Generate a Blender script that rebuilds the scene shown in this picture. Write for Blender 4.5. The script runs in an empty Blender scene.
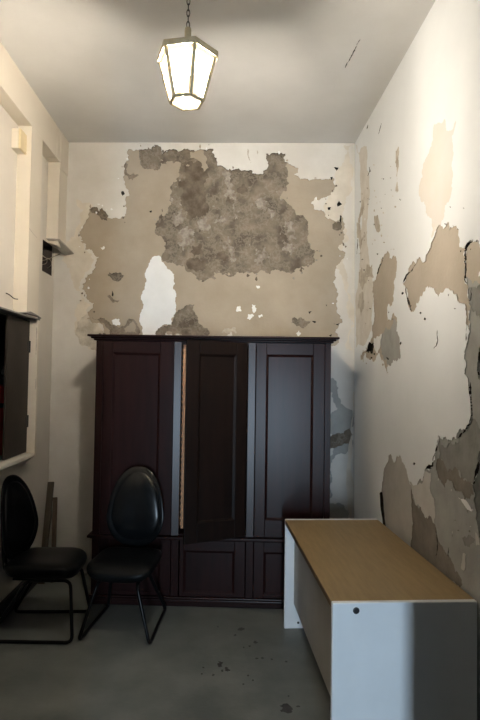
import bpy, bmesh, math, random
import numpy as np
from mathutils import Vector, Matrix
from mathutils.geometry import delaunay_2d_cdt

scene = bpy.context.scene
col = scene.collection

# ------------------------------------------------------------------ camera
CAM_H = 1.7083
cam_data = bpy.data.cameras.new('camera')
cam_data.sensor_fit = 'VERTICAL'
cam_data.sensor_height = 36.0
cam_data.sensor_width = 24.0
cam_data.lens = 540.13 / 720 * 36.0
cam = bpy.data.objects.new('camera', cam_data)
col.objects.link(cam)
_p, _w, _r = 0.0330, 0.0237, 0.0143          # pitch up, yaw right, roll
_f = Vector((math.sin(_w) * math.cos(_p), math.cos(_w) * math.cos(_p), math.sin(_p)))
_x = Vector((math.cos(_w), -math.sin(_w), 0))
_u = _x.cross(_f)
_rt = _x * math.cos(_r) + _u * math.sin(_r)
_up = -_x * math.sin(_r) + _u * math.cos(_r)
_m = Matrix((_rt, _up, -_f)).transposed().to_4x4()
_m.translation = (0, 0, CAM_H)
cam.matrix_world = _m
cam_data.clip_start = 0.02
scene.camera = cam

# ------------------------------------------------------------------ world, daylight, exposure
world = bpy.data.worlds.new('world')
scene.world = world
world.use_nodes = True
world.node_tree.nodes['Background'].inputs['Color'].default_value = (0.62, 0.78, 1.0, 1)
world.node_tree.nodes['Background'].inputs['Strength'].default_value = 0.35

DAY_POWER = 150.0
day = bpy.data.lights.new('daylight_through_street_door', 'AREA')
day.shape = 'RECTANGLE'
day.size = 0.20
day.size_y = 1.9
day.color = (0.64, 0.82, 1.0)
day.energy = DAY_POWER
day_ob = bpy.data.objects.new('daylight_through_street_door', day)
col.objects.link(day_ob)
day_ob.location = (0.185, -3.22, 0.98)
day_ob.rotation_euler = (math.radians(90), 0, 0)     # shines towards +Y

LAMP_POWER = 225.0
IES_SCALE = 0.0142
LAMP_COLOR = (1.0, 0.93, 0.83)

scene.view_settings.view_transform = 'Standard'
scene.view_settings.look = 'None'
scene.view_settings.gamma = 1
scene.view_settings.exposure = 0.30
scene.view_settings.use_curve_mapping = False

# ------------------------------------------------------------------ measures of the room
X_LEFT, X_PIER, X_RIGHT = -1.541, -1.44, 1.0908
Y_BACK, SKEW = 4.6989, 0.0511           # back wall: y = Y_BACK - SKEW * x
H_CEIL = 3.7778
Y_FRONT = 1.50

# ------------------------------------------------------------------ materials
MATS = {}
def mat(name, c1, c2=None, scale=6.0, rough=0.8, bump=0.0, bump_scale=60.0, stretch=(1, 1, 1), metal=0.0,
        coat=0.0, lo=0.35, hi=0.65, spec=0.5, rough2=None, detail=6.0, vein=None, vein_scale=9.0):
    m = bpy.data.materials.new(name)
    m.use_nodes = True
    nt = m.node_tree
    n, l = nt.nodes, nt.links
    bs = n['Principled BSDF']
    bs.inputs['Roughness'].default_value = rough
    bs.inputs['Metallic'].default_value = metal
    bs.inputs['Coat Weight'].default_value = coat
    bs.inputs['Specular IOR Level'].default_value = spec
    tc = n.new('ShaderNodeTexCoord')
    mp = n.new('ShaderNodeMapping')
    mp.inputs['Scale'].default_value = stretch
    l.new(tc.outputs['Object'], mp.inputs['Vector'])
    nz = n.new('ShaderNodeTexNoise')
    nz.inputs['Scale'].default_value = scale
    nz.inputs['Detail'].default_value = detail
    nz.inputs['Roughness'].default_value = 0.6
    l.new(mp.outputs['Vector'], nz.inputs['Vector'])
    rp = n.new('ShaderNodeValToRGB')
    rp.color_ramp.elements[0].position = lo
    rp.color_ramp.elements[1].position = hi
    rp.color_ramp.elements[0].color = (*c1, 1)
    rp.color_ramp.elements[1].color = (*(c2 or c1), 1)
    l.new(nz.outputs['Fac'], rp.inputs['Fac'])
    base = rp.outputs['Color']
    if vein:
        nv = n.new('ShaderNodeTexNoise')
        nv.inputs['Scale'].default_value = vein_scale
        nv.inputs['Detail'].default_value = 8
        nv.inputs['Roughness'].default_value = 0.7
        nv.inputs['Distortion'].default_value = 0.1
        l.new(mp.outputs['Vector'], nv.inputs['Vector'])
        rv = n.new('ShaderNodeValToRGB')
        rv.color_ramp.elements[0].position = 0.46
        rv.color_ramp.elements[0].color = (0, 0, 0, 1)
        rv.color_ramp.elements[1].position = 0.54
        rv.color_ramp.elements[1].color = (0, 0, 0, 1)
        e = rv.color_ramp.elements.new(0.50)
        e.color = (0.5, 0.5, 0.5, 1)
        l.new(nv.outputs['Fac'], rv.inputs['Fac'])
        mv = n.new('ShaderNodeMix')
        mv.data_type = 'RGBA'
        l.new(rv.outputs['Color'], mv.inputs['Factor'])
        l.new(base, mv.inputs['A'])
        mv.inputs['B'].default_value = (*vein, 1)
        base = mv.outputs['Result']
    l.new(base, bs.inputs['Base Color'])
    if rough2 is not None:
        mr = n.new('ShaderNodeMapRange')
        mr.inputs['From Min'].default_value = 0.35
        mr.inputs['From Max'].default_value = 0.65
        mr.inputs['To Min'].default_value = rough
        mr.inputs['To Max'].default_value = rough2
        l.new(nz.outputs['Fac'], mr.inputs['Value'])
        l.new(mr.outputs['Result'], bs.inputs['Roughness'])
    if bump:
        n2 = n.new('ShaderNodeTexNoise')
        n2.inputs['Scale'].default_value = bump_scale
        n2.inputs['Detail'].default_value = 5
        l.new(mp.outputs['Vector'], n2.inputs['Vector'])
        bp = n.new('ShaderNodeBump')
        bp.inputs['Strength'].default_value = bump
        bp.inputs['Distance'].default_value = 0.01
        l.new(n2.outputs['Fac'], bp.inputs['Height'])
        l.new(bp.outputs['Normal'], bs.inputs['Normal'])
    MATS[name] = m
    return m

PAINT_BACK = mat('old_white_paint', (0.60, 0.565, 0.515), (0.69, 0.66, 0.615), 2.5, 0.75, 0.12, 14)
PAINT_RIGHT = mat('chalky_white_paint', (0.79, 0.815, 0.83), (0.83, 0.855, 0.87), 2.2, 0.75, 0.12, 12)
PAINT_LEFT = mat('cream_wall_paint', (0.62, 0.57, 0.50), (0.67, 0.62, 0.55), 1.8, 0.75, 0.08, 12)
PAINT_PIER = mat('cream_pier_paint', (0.66, 0.595, 0.495), (0.70, 0.635, 0.535), 1.8, 0.7, 0.06, 12)
CREAM = mat('cream_undercoat', (0.60, 0.54, 0.455), (0.70, 0.64, 0.55), 7, 0.8, 0.12, 20)
CREAM_R = mat('pale_cream_undercoat', (0.64, 0.60, 0.54), (0.74, 0.71, 0.66), 9, 0.8, 0.12, 20)
WARM = mat('cream_overpaint', (0.73, 0.68, 0.61), (0.74, 0.715, 0.68), 3, 0.75, 0.1, 12)
STAIN = mat('damp_stained_paint', (0.40, 0.355, 0.29), (0.62, 0.57, 0.49), 14, 0.85, 0.15, 30)
WHITE = mat('bright_white_paint', (0.78, 0.78, 0.77), (0.83, 0.83, 0.82), 8, 0.7, 0.1, 20)
PLASTER = mat('tan_plaster', (0.355, 0.295, 0.222), (0.415, 0.35, 0.272), 3.0, 0.9, 0.25, 45)
PLASTER_R = mat('sandy_plaster', (0.42, 0.365, 0.295), (0.48, 0.425, 0.35), 3.0, 0.9, 0.25, 45)
RENDER = mat('rough_brown_render', (0.105, 0.083, 0.060), (0.255, 0.21, 0.16), 7, 0.95, 0.7, 45, detail=10, vein=(0.33, 0.285, 0.23), vein_scale=8)
BROWN = mat('dark_brown_render', (0.10, 0.076, 0.052), (0.19, 0.15, 0.11), 14, 0.95, 0.6, 40)
LIME = mat('lime_smeared_render', (0.17, 0.138, 0.105), (0.37, 0.33, 0.28), 22, 0.95, 0.4, 50)
GREY = mat('grey_cement_plaster', (0.29, 0.29, 0.275), (0.38, 0.38, 0.36), 5, 0.9, 0.3, 40)
GREY2 = mat('dark_grey_cement', (0.20, 0.198, 0.185), (0.275, 0.27, 0.25), 7, 0.9, 0.35, 40)
LGREY = mat('pale_grey_skim', (0.50, 0.485, 0.455), (0.58, 0.565, 0.535), 8, 0.85, 0.2, 40)
STONE = mat('stone_grey_plaster', (0.40, 0.38, 0.35), (0.47, 0.45, 0.415), 5, 0.9, 0.25, 40)
BROWNER = mat('brown_grey_render', (0.165, 0.145, 0.122), (0.23, 0.205, 0.175), 8, 0.95, 0.4, 40)
DGREY = mat('charcoal_render', (0.085, 0.086, 0.080), (0.17, 0.17, 0.158), 8, 0.95, 0.5, 40)
GAP = mat('painted_hollow_shade', (0.02, 0.017, 0.014), (0.035, 0.03, 0.025), 20, 1.0, spec=0.0)  # near-black colour stands in for shadow inside cracks, holes and the slot
PASSAGE = mat('dark_bounce_absorber', (0.03, 0.03, 0.032), (0.045, 0.045, 0.047), 4, 0.8)  # unseen walls made dark to cut bounced light and reflections
FLAKING = mat('flaking_paint', (0.40, 0.35, 0.29), (0.55, 0.49, 0.41), 30, 0.9, 0.4, 60)  # flaked paint, jamb chips and the pier crack
CEIL = mat('ceiling_paint', (0.60, 0.59, 0.57), (0.67, 0.66, 0.64), 1.3, 0.85, 0.05, 10)
CONCRETE = mat('sealed_grey_concrete', (0.095, 0.108, 0.104), (0.165, 0.178, 0.170), 3.0, 0.42, 0.08, 50, rough2=0.6)
FLOORSTAIN = mat('dark_floor_stain', (0.028, 0.028, 0.028), (0.05, 0.05, 0.048), 30, 0.5)
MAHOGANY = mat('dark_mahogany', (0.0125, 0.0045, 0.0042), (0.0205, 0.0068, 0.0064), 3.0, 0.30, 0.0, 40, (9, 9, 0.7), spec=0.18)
MAHOGANY_H = mat('dark_mahogany_cross_grain', (0.0125, 0.0045, 0.0042), (0.0205, 0.0068, 0.0064), 3.0, 0.30, 0.0, 40, (0.7, 9, 9), spec=0.18)
POLISHED = mat('polished_mahogany_strip', (0.0125, 0.0045, 0.0042), (0.0205, 0.0068, 0.0064), 3.0, 0.34, 0.0, 40, (9, 9, 0.7), spec=0.42)
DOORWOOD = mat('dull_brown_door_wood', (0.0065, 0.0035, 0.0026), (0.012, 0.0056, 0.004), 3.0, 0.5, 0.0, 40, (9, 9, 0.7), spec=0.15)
INSIDE = mat('wardrobe_inside_wood', (0.05, 0.025, 0.015), (0.08, 0.04, 0.025), 4, 0.7, 0, 40, (8, 8, 0.8))
BATTEN = mat('pale_orange_batten_wood', (0.36, 0.17, 0.08), (0.50, 0.26, 0.13), 5, 0.6, 0.1, 40, (10, 10, 0.8))
DARKCLOTH = mat('dark_green_cloth', (0.025, 0.035, 0.03), (0.045, 0.055, 0.045), 12, 0.95, 0.3, 80)
DESKTOP = mat('beech_laminate', (0.23, 0.160, 0.075), (0.275, 0.195, 0.094), 6, 0.5, 0.02, 120, (8, 1.0, 8))
DESKEDGE = mat('brown_laminate_edge', (0.10, 0.06, 0.028), (0.13, 0.08, 0.035), 8, 0.5, 0, 40, (6, 1, 6))
DESKWHITE = mat('white_enamelled_board', (0.70, 0.72, 0.73), (0.74, 0.76, 0.77), 5, 0.4, 0.02, 60)
DESKGREY = mat('shaded_grey_board', (0.30, 0.295, 0.275), (0.34, 0.335, 0.315), 5, 0.5, 0.02, 60)  # grey tone carries the shadow on the desk's left side
BLACKPLASTIC = mat('black_plastic', (0.008, 0.008, 0.009), (0.014, 0.014, 0.015), 20, 0.4)
LEATHER = mat('black_vinyl', (0.002, 0.0026, 0.0033), (0.0035, 0.0045, 0.0055), 9, 0.26, 0.015, 160, spec=0.32)
SEATVINYL = mat('worn_black_vinyl', (0.0022, 0.0027, 0.0032), (0.004, 0.0046, 0.0052), 9, 0.36, 0.015, 160, spec=0.13)
TUBE = mat('black_painted_steel', (0.003, 0.003, 0.0035), (0.0045, 0.0045, 0.005), 20, 0.28, spec=0.2)
BRASS = mat('dull_painted_brass', (0.40, 0.33, 0.20), (0.50, 0.42, 0.27), 25, 0.45, 0.1, 60, metal=0.25)
CHAINM = mat('dark_iron_chain', (0.05, 0.045, 0.04), (0.09, 0.08, 0.07), 30, 0.5, metal=0.7)
DOORMETAL = mat('dark_brown_sheet_metal', (0.018, 0.0135, 0.010), (0.031, 0.0235, 0.018), 5, 0.6, 0.1, 30)
COVERM = mat('dusty_grey_cover', (0.36, 0.33, 0.28), (0.48, 0.45, 0.39), 14, 0.8, 0.3, 40)
SLATE = mat('grey_weathered_board', (0.16, 0.155, 0.145), (0.24, 0.23, 0.215), 14, 0.8, 0.3, 40)
BOXDARK = mat('rusty_brown_box', (0.035, 0.025, 0.02), (0.06, 0.045, 0.036), 14, 0.8, 0.3, 40)
BOXCREAM = mat('yellowed_plastic', (0.66, 0.54, 0.33), (0.72, 0.60, 0.38), 8, 0.55, 0.05, 40)
RED = mat('red_enamel', (0.45, 0.018, 0.014), (0.5, 0.025, 0.018), 8, 0.35)
LABELW = mat('white_label', (0.6, 0.6, 0.58), (0.66, 0.66, 0.64), 8, 0.5)
PLANK = mat('grey_brown_plank', (0.055, 0.043, 0.03), (0.10, 0.08, 0.057), 4, 0.85, 0.2, 40, (10, 10, 1))
PLANK2 = mat('orange_brown_plank', (0.06, 0.04, 0.024), (0.11, 0.072, 0.045), 4, 0.85, 0.2, 40, (10, 10, 1))
SKIRT = mat('black_skirting_paint', (0.010, 0.010, 0.010), (0.018, 0.018, 0.018), 12, 0.5)
WIRE = mat('dusty_wire', (0.25, 0.21, 0.16), (0.35, 0.3, 0.24), 20, 0.7)

def glass_material():
    m = bpy.data.materials.new('lit_frosted_glass')
    m.use_nodes = True
    nt = m.node_tree
    for q in list(nt.nodes):
        nt.nodes.remove(q)
    out = nt.nodes.new('ShaderNodeOutputMaterial')
    mx = nt.nodes.new('ShaderNodeMixShader')
    tr = nt.nodes.new('ShaderNodeBsdfTransparent')
    tr.inputs['Color'].default_value = (1, 0.97, 0.92, 1)
    em = nt.nodes.new('ShaderNodeEmission')
    em.inputs['Color'].default_value = (1.0, 0.88, 0.68, 1)
    em.inputs['Strength'].default_value = 2.2
    mx.inputs['Fac'].default_value = 0.45
    nt.links.new(tr.outputs[0], mx.inputs[1])
    nt.links.new(em.outputs[0], mx.inputs[2])
    nt.links.new(mx.outputs[0], out.inputs['Surface'])
    return m
GLASS = glass_material()

# ------------------------------------------------------------------ object helpers
def link(name, me, parent=None, loc=None, rot=None):
    o = bpy.data.objects.new(name, me)
    col.objects.link(o)
    if parent is not None:
        o.parent = parent
    if loc is not None:
        o.location = loc
    if rot is not None:
        o.rotation_euler = rot
    return o

def tag(o, label, cat, group=None):
    o['label'] = label
    o['category'] = cat
    if group:
        o['group'] = group
    return o

def thing(name, label, cat, loc=(0, 0, 0), rotz=0.0, group=None):
    return tag(link(name, None, None, loc, (0, 0, rotz)), label, cat, group)

def build(name, bm, m, parent=None, smooth=False, bevel=0.0, structure=False, loc=None, rot=None, seg=2):
    bmesh.ops.recalc_face_normals(bm, faces=bm.faces)
    me = bpy.data.meshes.new(name)
    bm.to_mesh(me)
    bm.free()
    for q in (m if isinstance(m, (list, tuple)) else [m]):
        me.materials.append(q)
    if smooth:
        for p in me.polygons:
            p.use_smooth = True
    o = link(name, me, parent, loc, rot)
    if bevel:
        b = o.modifiers.new('bevel', 'BEVEL')
        b.width = bevel
        b.segments = seg
        b.limit_method = 'ANGLE'
        b.angle_limit = math.radians(40)
    if structure:
        o['kind'] = 'structure'
    return o

def box(bm, x0, x1, y0, y1, z0, z1, mi=0):
    vs = [bm.verts.new((x, y, z)) for z in (z0, z1) for y in (y0, y1) for x in (x0, x1)]
    for f in ((0, 2, 3, 1), (4, 5, 7, 6), (0, 1, 5, 4), (2, 6, 7, 3), (0, 4, 6, 2), (1, 3, 7, 5)):
        bm.faces.new([vs[i] for i in f]).material_index = mi
    return bm

def prism(bm, pts, axis_vec, mi=0):
    a = [bm.verts.new(p) for p in pts]
    b = [bm.verts.new(Vector(p) + Vector(axis_vec)) for p in pts]
    n = len(pts)
    bm.faces.new(a).material_index = mi
    bm.faces.new(b[::-1]).material_index = mi
    for i in range(n):
        bm.faces.new((a[i], a[(i + 1) % n], b[(i + 1) % n], b[i])).material_index = mi
    return bm

def fillet(pts, r, n=5):
    P = [Vector(p) for p in pts]
    out = [P[0]]
    for i in range(1, len(P) - 1):
        a, b, c = P[i - 1], P[i], P[i + 1]
        d = min(r, (a - b).length * 0.48, (c - b).length * 0.48)
        p0, p2 = b + (a - b).normalized() * d, b + (c - b).normalized() * d
        for k in range(n + 1):
            t = k / n
            out.append(p0 * (1 - t) ** 2 + b * 2 * t * (1 - t) + p2 * t * t)
    out.append(P[-1])
    return out

def tube(bm, pts, r, n=10, closed=False):
    P = [Vector(p) for p in pts]
    N = len(P)
    T = []
    for i in range(N):
        a = P[(i - 1) % N] if closed else P[max(i - 1, 0)]
        c = P[(i + 1) % N] if closed else P[min(i + 1, N - 1)]
        T.append((c - a).normalized())
    u = T[0].cross(Vector((0, 0, 1)))
    if u.length < 0.1:
        u = T[0].cross(Vector((1, 0, 0)))
    u.normalize()
    rings = []
    for i in range(N):
        u = (u - T[i] * u.dot(T[i])).normalized()
        v = T[i].cross(u)
        rr = r[i] if isinstance(r, (list, tuple)) else r
        rings.append([bm.verts.new(P[i] + (u * math.cos(2 * math.pi * k / n) + v * math.sin(2 * math.pi * k / n)) * rr) for k in range(n)])
    for i in range(N if closed else N - 1):
        A, B = rings[i], rings[(i + 1) % N]
        for k in range(n):
            bm.faces.new((A[k], A[(k + 1) % n], B[(k + 1) % n], B[k]))
    if not closed:
        bm.faces.new(rings[0][::-1])
        bm.faces.new(rings[-1])
    return bm

def lathe(bm, prof, n=20, center=(0, 0)):
    rings = []
    for r, z in prof:
        rings.append([bm.verts.new((center[0] + r * math.cos(2 * math.pi * k / n), center[1] + r * math.sin(2 * math.pi * k / n), z)) for k in range(n)])
    for A, B in zip(rings, rings[1:]):
        for k in range(n):
            bm.faces.new((A[k], A[(k + 1) % n], B[(k + 1) % n], B[k]))
    bm.faces.new(rings[0][::-1])
    bm.faces.new(rings[-1])
    return bm

# ------------------------------------------------------------------ peeled wall relief
def rough_edge(pts, amp, step=0.010):
    """Ragged outline: midpoint displacement of every edge."""
    out = []
    n = len(pts)
    for i in range(n):
        a, b = pts[i], pts[(i + 1) % n]
        ka, kb = sorted((a, b))
        rnd = random.Random(hash((round(ka[0] * 1000), round(ka[1] * 1000), round(kb[0] * 1000), round(kb[1] * 1000))))
        def sub(p, q):
            L = math.hypot(q[0] - p[0], q[1] - p[1])
            if L < step:
                return [p]
            d = rnd.uniform(-0.27, 0.27) * amp * L
            m = ((p[0] + q[0]) / 2 - (q[1] - p[1]) / L * d, (p[1] + q[1]) / 2 + (q[0] - p[0]) / L * d)
            return sub(p, m) + sub(m, q)
        out += sub(a, b)
    return out

def inside(poly, P):
    x, y = P[:, 0], P[:, 1]
    c = np.zeros(len(P), bool)
    q = np.array(poly)
    r = np.roll(q, -1, axis=0)
    for (ax, ay), (bx, by) in zip(q, r):
        if ay == by:
            continue
        c ^= ((ay > y) != (by > y)) & (x < (bx - ax) * (y - ay) / (by - ay) + ax)
    return c

def relief(name, patches, rect, O, ex, ey, n, table, base, slab):
    """A wall face with each layer of paint and plaster at its own depth behind the surface."""
    O, ex, ey, n = Vector(O), Vector(ex), Vector(ey), Vector(n)
    u0, u1, v0, v1 = rect
    polys = [[(u0, v0), (u1, v0), (u1, v1), (u0, v1)]]
    fine = []
    for m, only, jag, pts in patches:
        p = rough_edge(pts, jag)
        fine.append((m, only, p))
        polys.append(p)
    verts, edges = [], []
    for p in polys:
        k = len(verts)
        verts += [Vector(q) for q in p]
        edges += [(k + i, k + (i + 1) % len(p)) for i in range(len(p))]
    V, E, F = delaunay_2d_cdt(verts, edges, [], 0, 1e-5, False)[:3]
    VA = np.array([(v.x, v.y) for v in V])
    FA = np.array([tuple(f) for f in F])
    cen = VA[FA].mean(axis=1)
    ok = (cen[:, 0] > u0) & (cen[:, 0] < u1) & (cen[:, 1] > v0) & (cen[:, 1] < v1)
    FA, cen = FA[ok], cen[ok]
    names = list(table)
    cur = np.full(len(FA), names.index(base))
    for m, only, p in fine:
        s = inside(p, cen)
        if only:
            s &= cur == names.index(only)
        cur[s] = names.index(m)
    depth = [table[k][1] for k in names]
    bm = bmesh.new()
    cache = {}
    def vert(i, d):
        k = (i, d)
        if k not in cache:
            cache[k] = bm.verts.new(O + ex * float(VA[i][0]) + ey * float(VA[i][1]) + n * d)
        return cache[k]
    flip = ex.cross(ey).dot(n) > 0
    owner = {}
    for t, f in enumerate(FA):
        d = depth[cur[t]]
        a, b, c = f
        A, Bv, Cv = VA[a], VA[b], VA[c]
        ccw = (Bv[0] - A[0]) * (Cv[1] - A[1]) - (Bv[1] - A[1]) * (Cv[0] - A[0]) > 0
        idx = [a, b, c] if ccw != flip else [a, c, b]
        try:
            fc = bm.faces.new([vert(i, d) for i in idx])
            fc.material_index = int(cur[t])
        except ValueError:
            pass
        for i, j in ((a, b), (b, c), (c, a)):
            owner.setdefault((min(i, j), max(i, j)), []).append(t)
    for (i, j), ts in owner.items():
        if len(ts) == 2:
            d0, d1 = depth[cur[ts[0]]], depth[cur[ts[1]]]
            if d0 != d1:
                deep = ts[0] if d0 > d1 else ts[1]
                try:
                    fc = bm.faces.new((vert(i, d0), vert(j, d0), vert(j, d1), vert(i, d1)))
                    fc.material_index = int(cur[deep])
                except ValueError:
                    pass
    # the masonry behind the plaster
    c = [O + ex * u + ey * v + n * d for d in (0.07, slab) for u, v in ((u0, v0), (u1, v0), (u1, v1), (u0, v1))]
    q = [bm.verts.new(p) for p in c]
    for f in ((0, 1, 2, 3), (7, 6, 5, 4), (0, 4, 5, 1), (1, 5, 6, 2), (2, 6, 7, 3), (3, 7, 4, 0)):
        bm.faces.new([q[k] for k in f]).material_index = names.index(base)
    me = bpy.data.meshes.new(name)
    bm.to_mesh(me)
    bm.free()
    for k in names:
        me.materials.append(table[k][0])
    o = link(name, me)
    o['kind'] = 'structure'
    return o

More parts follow.
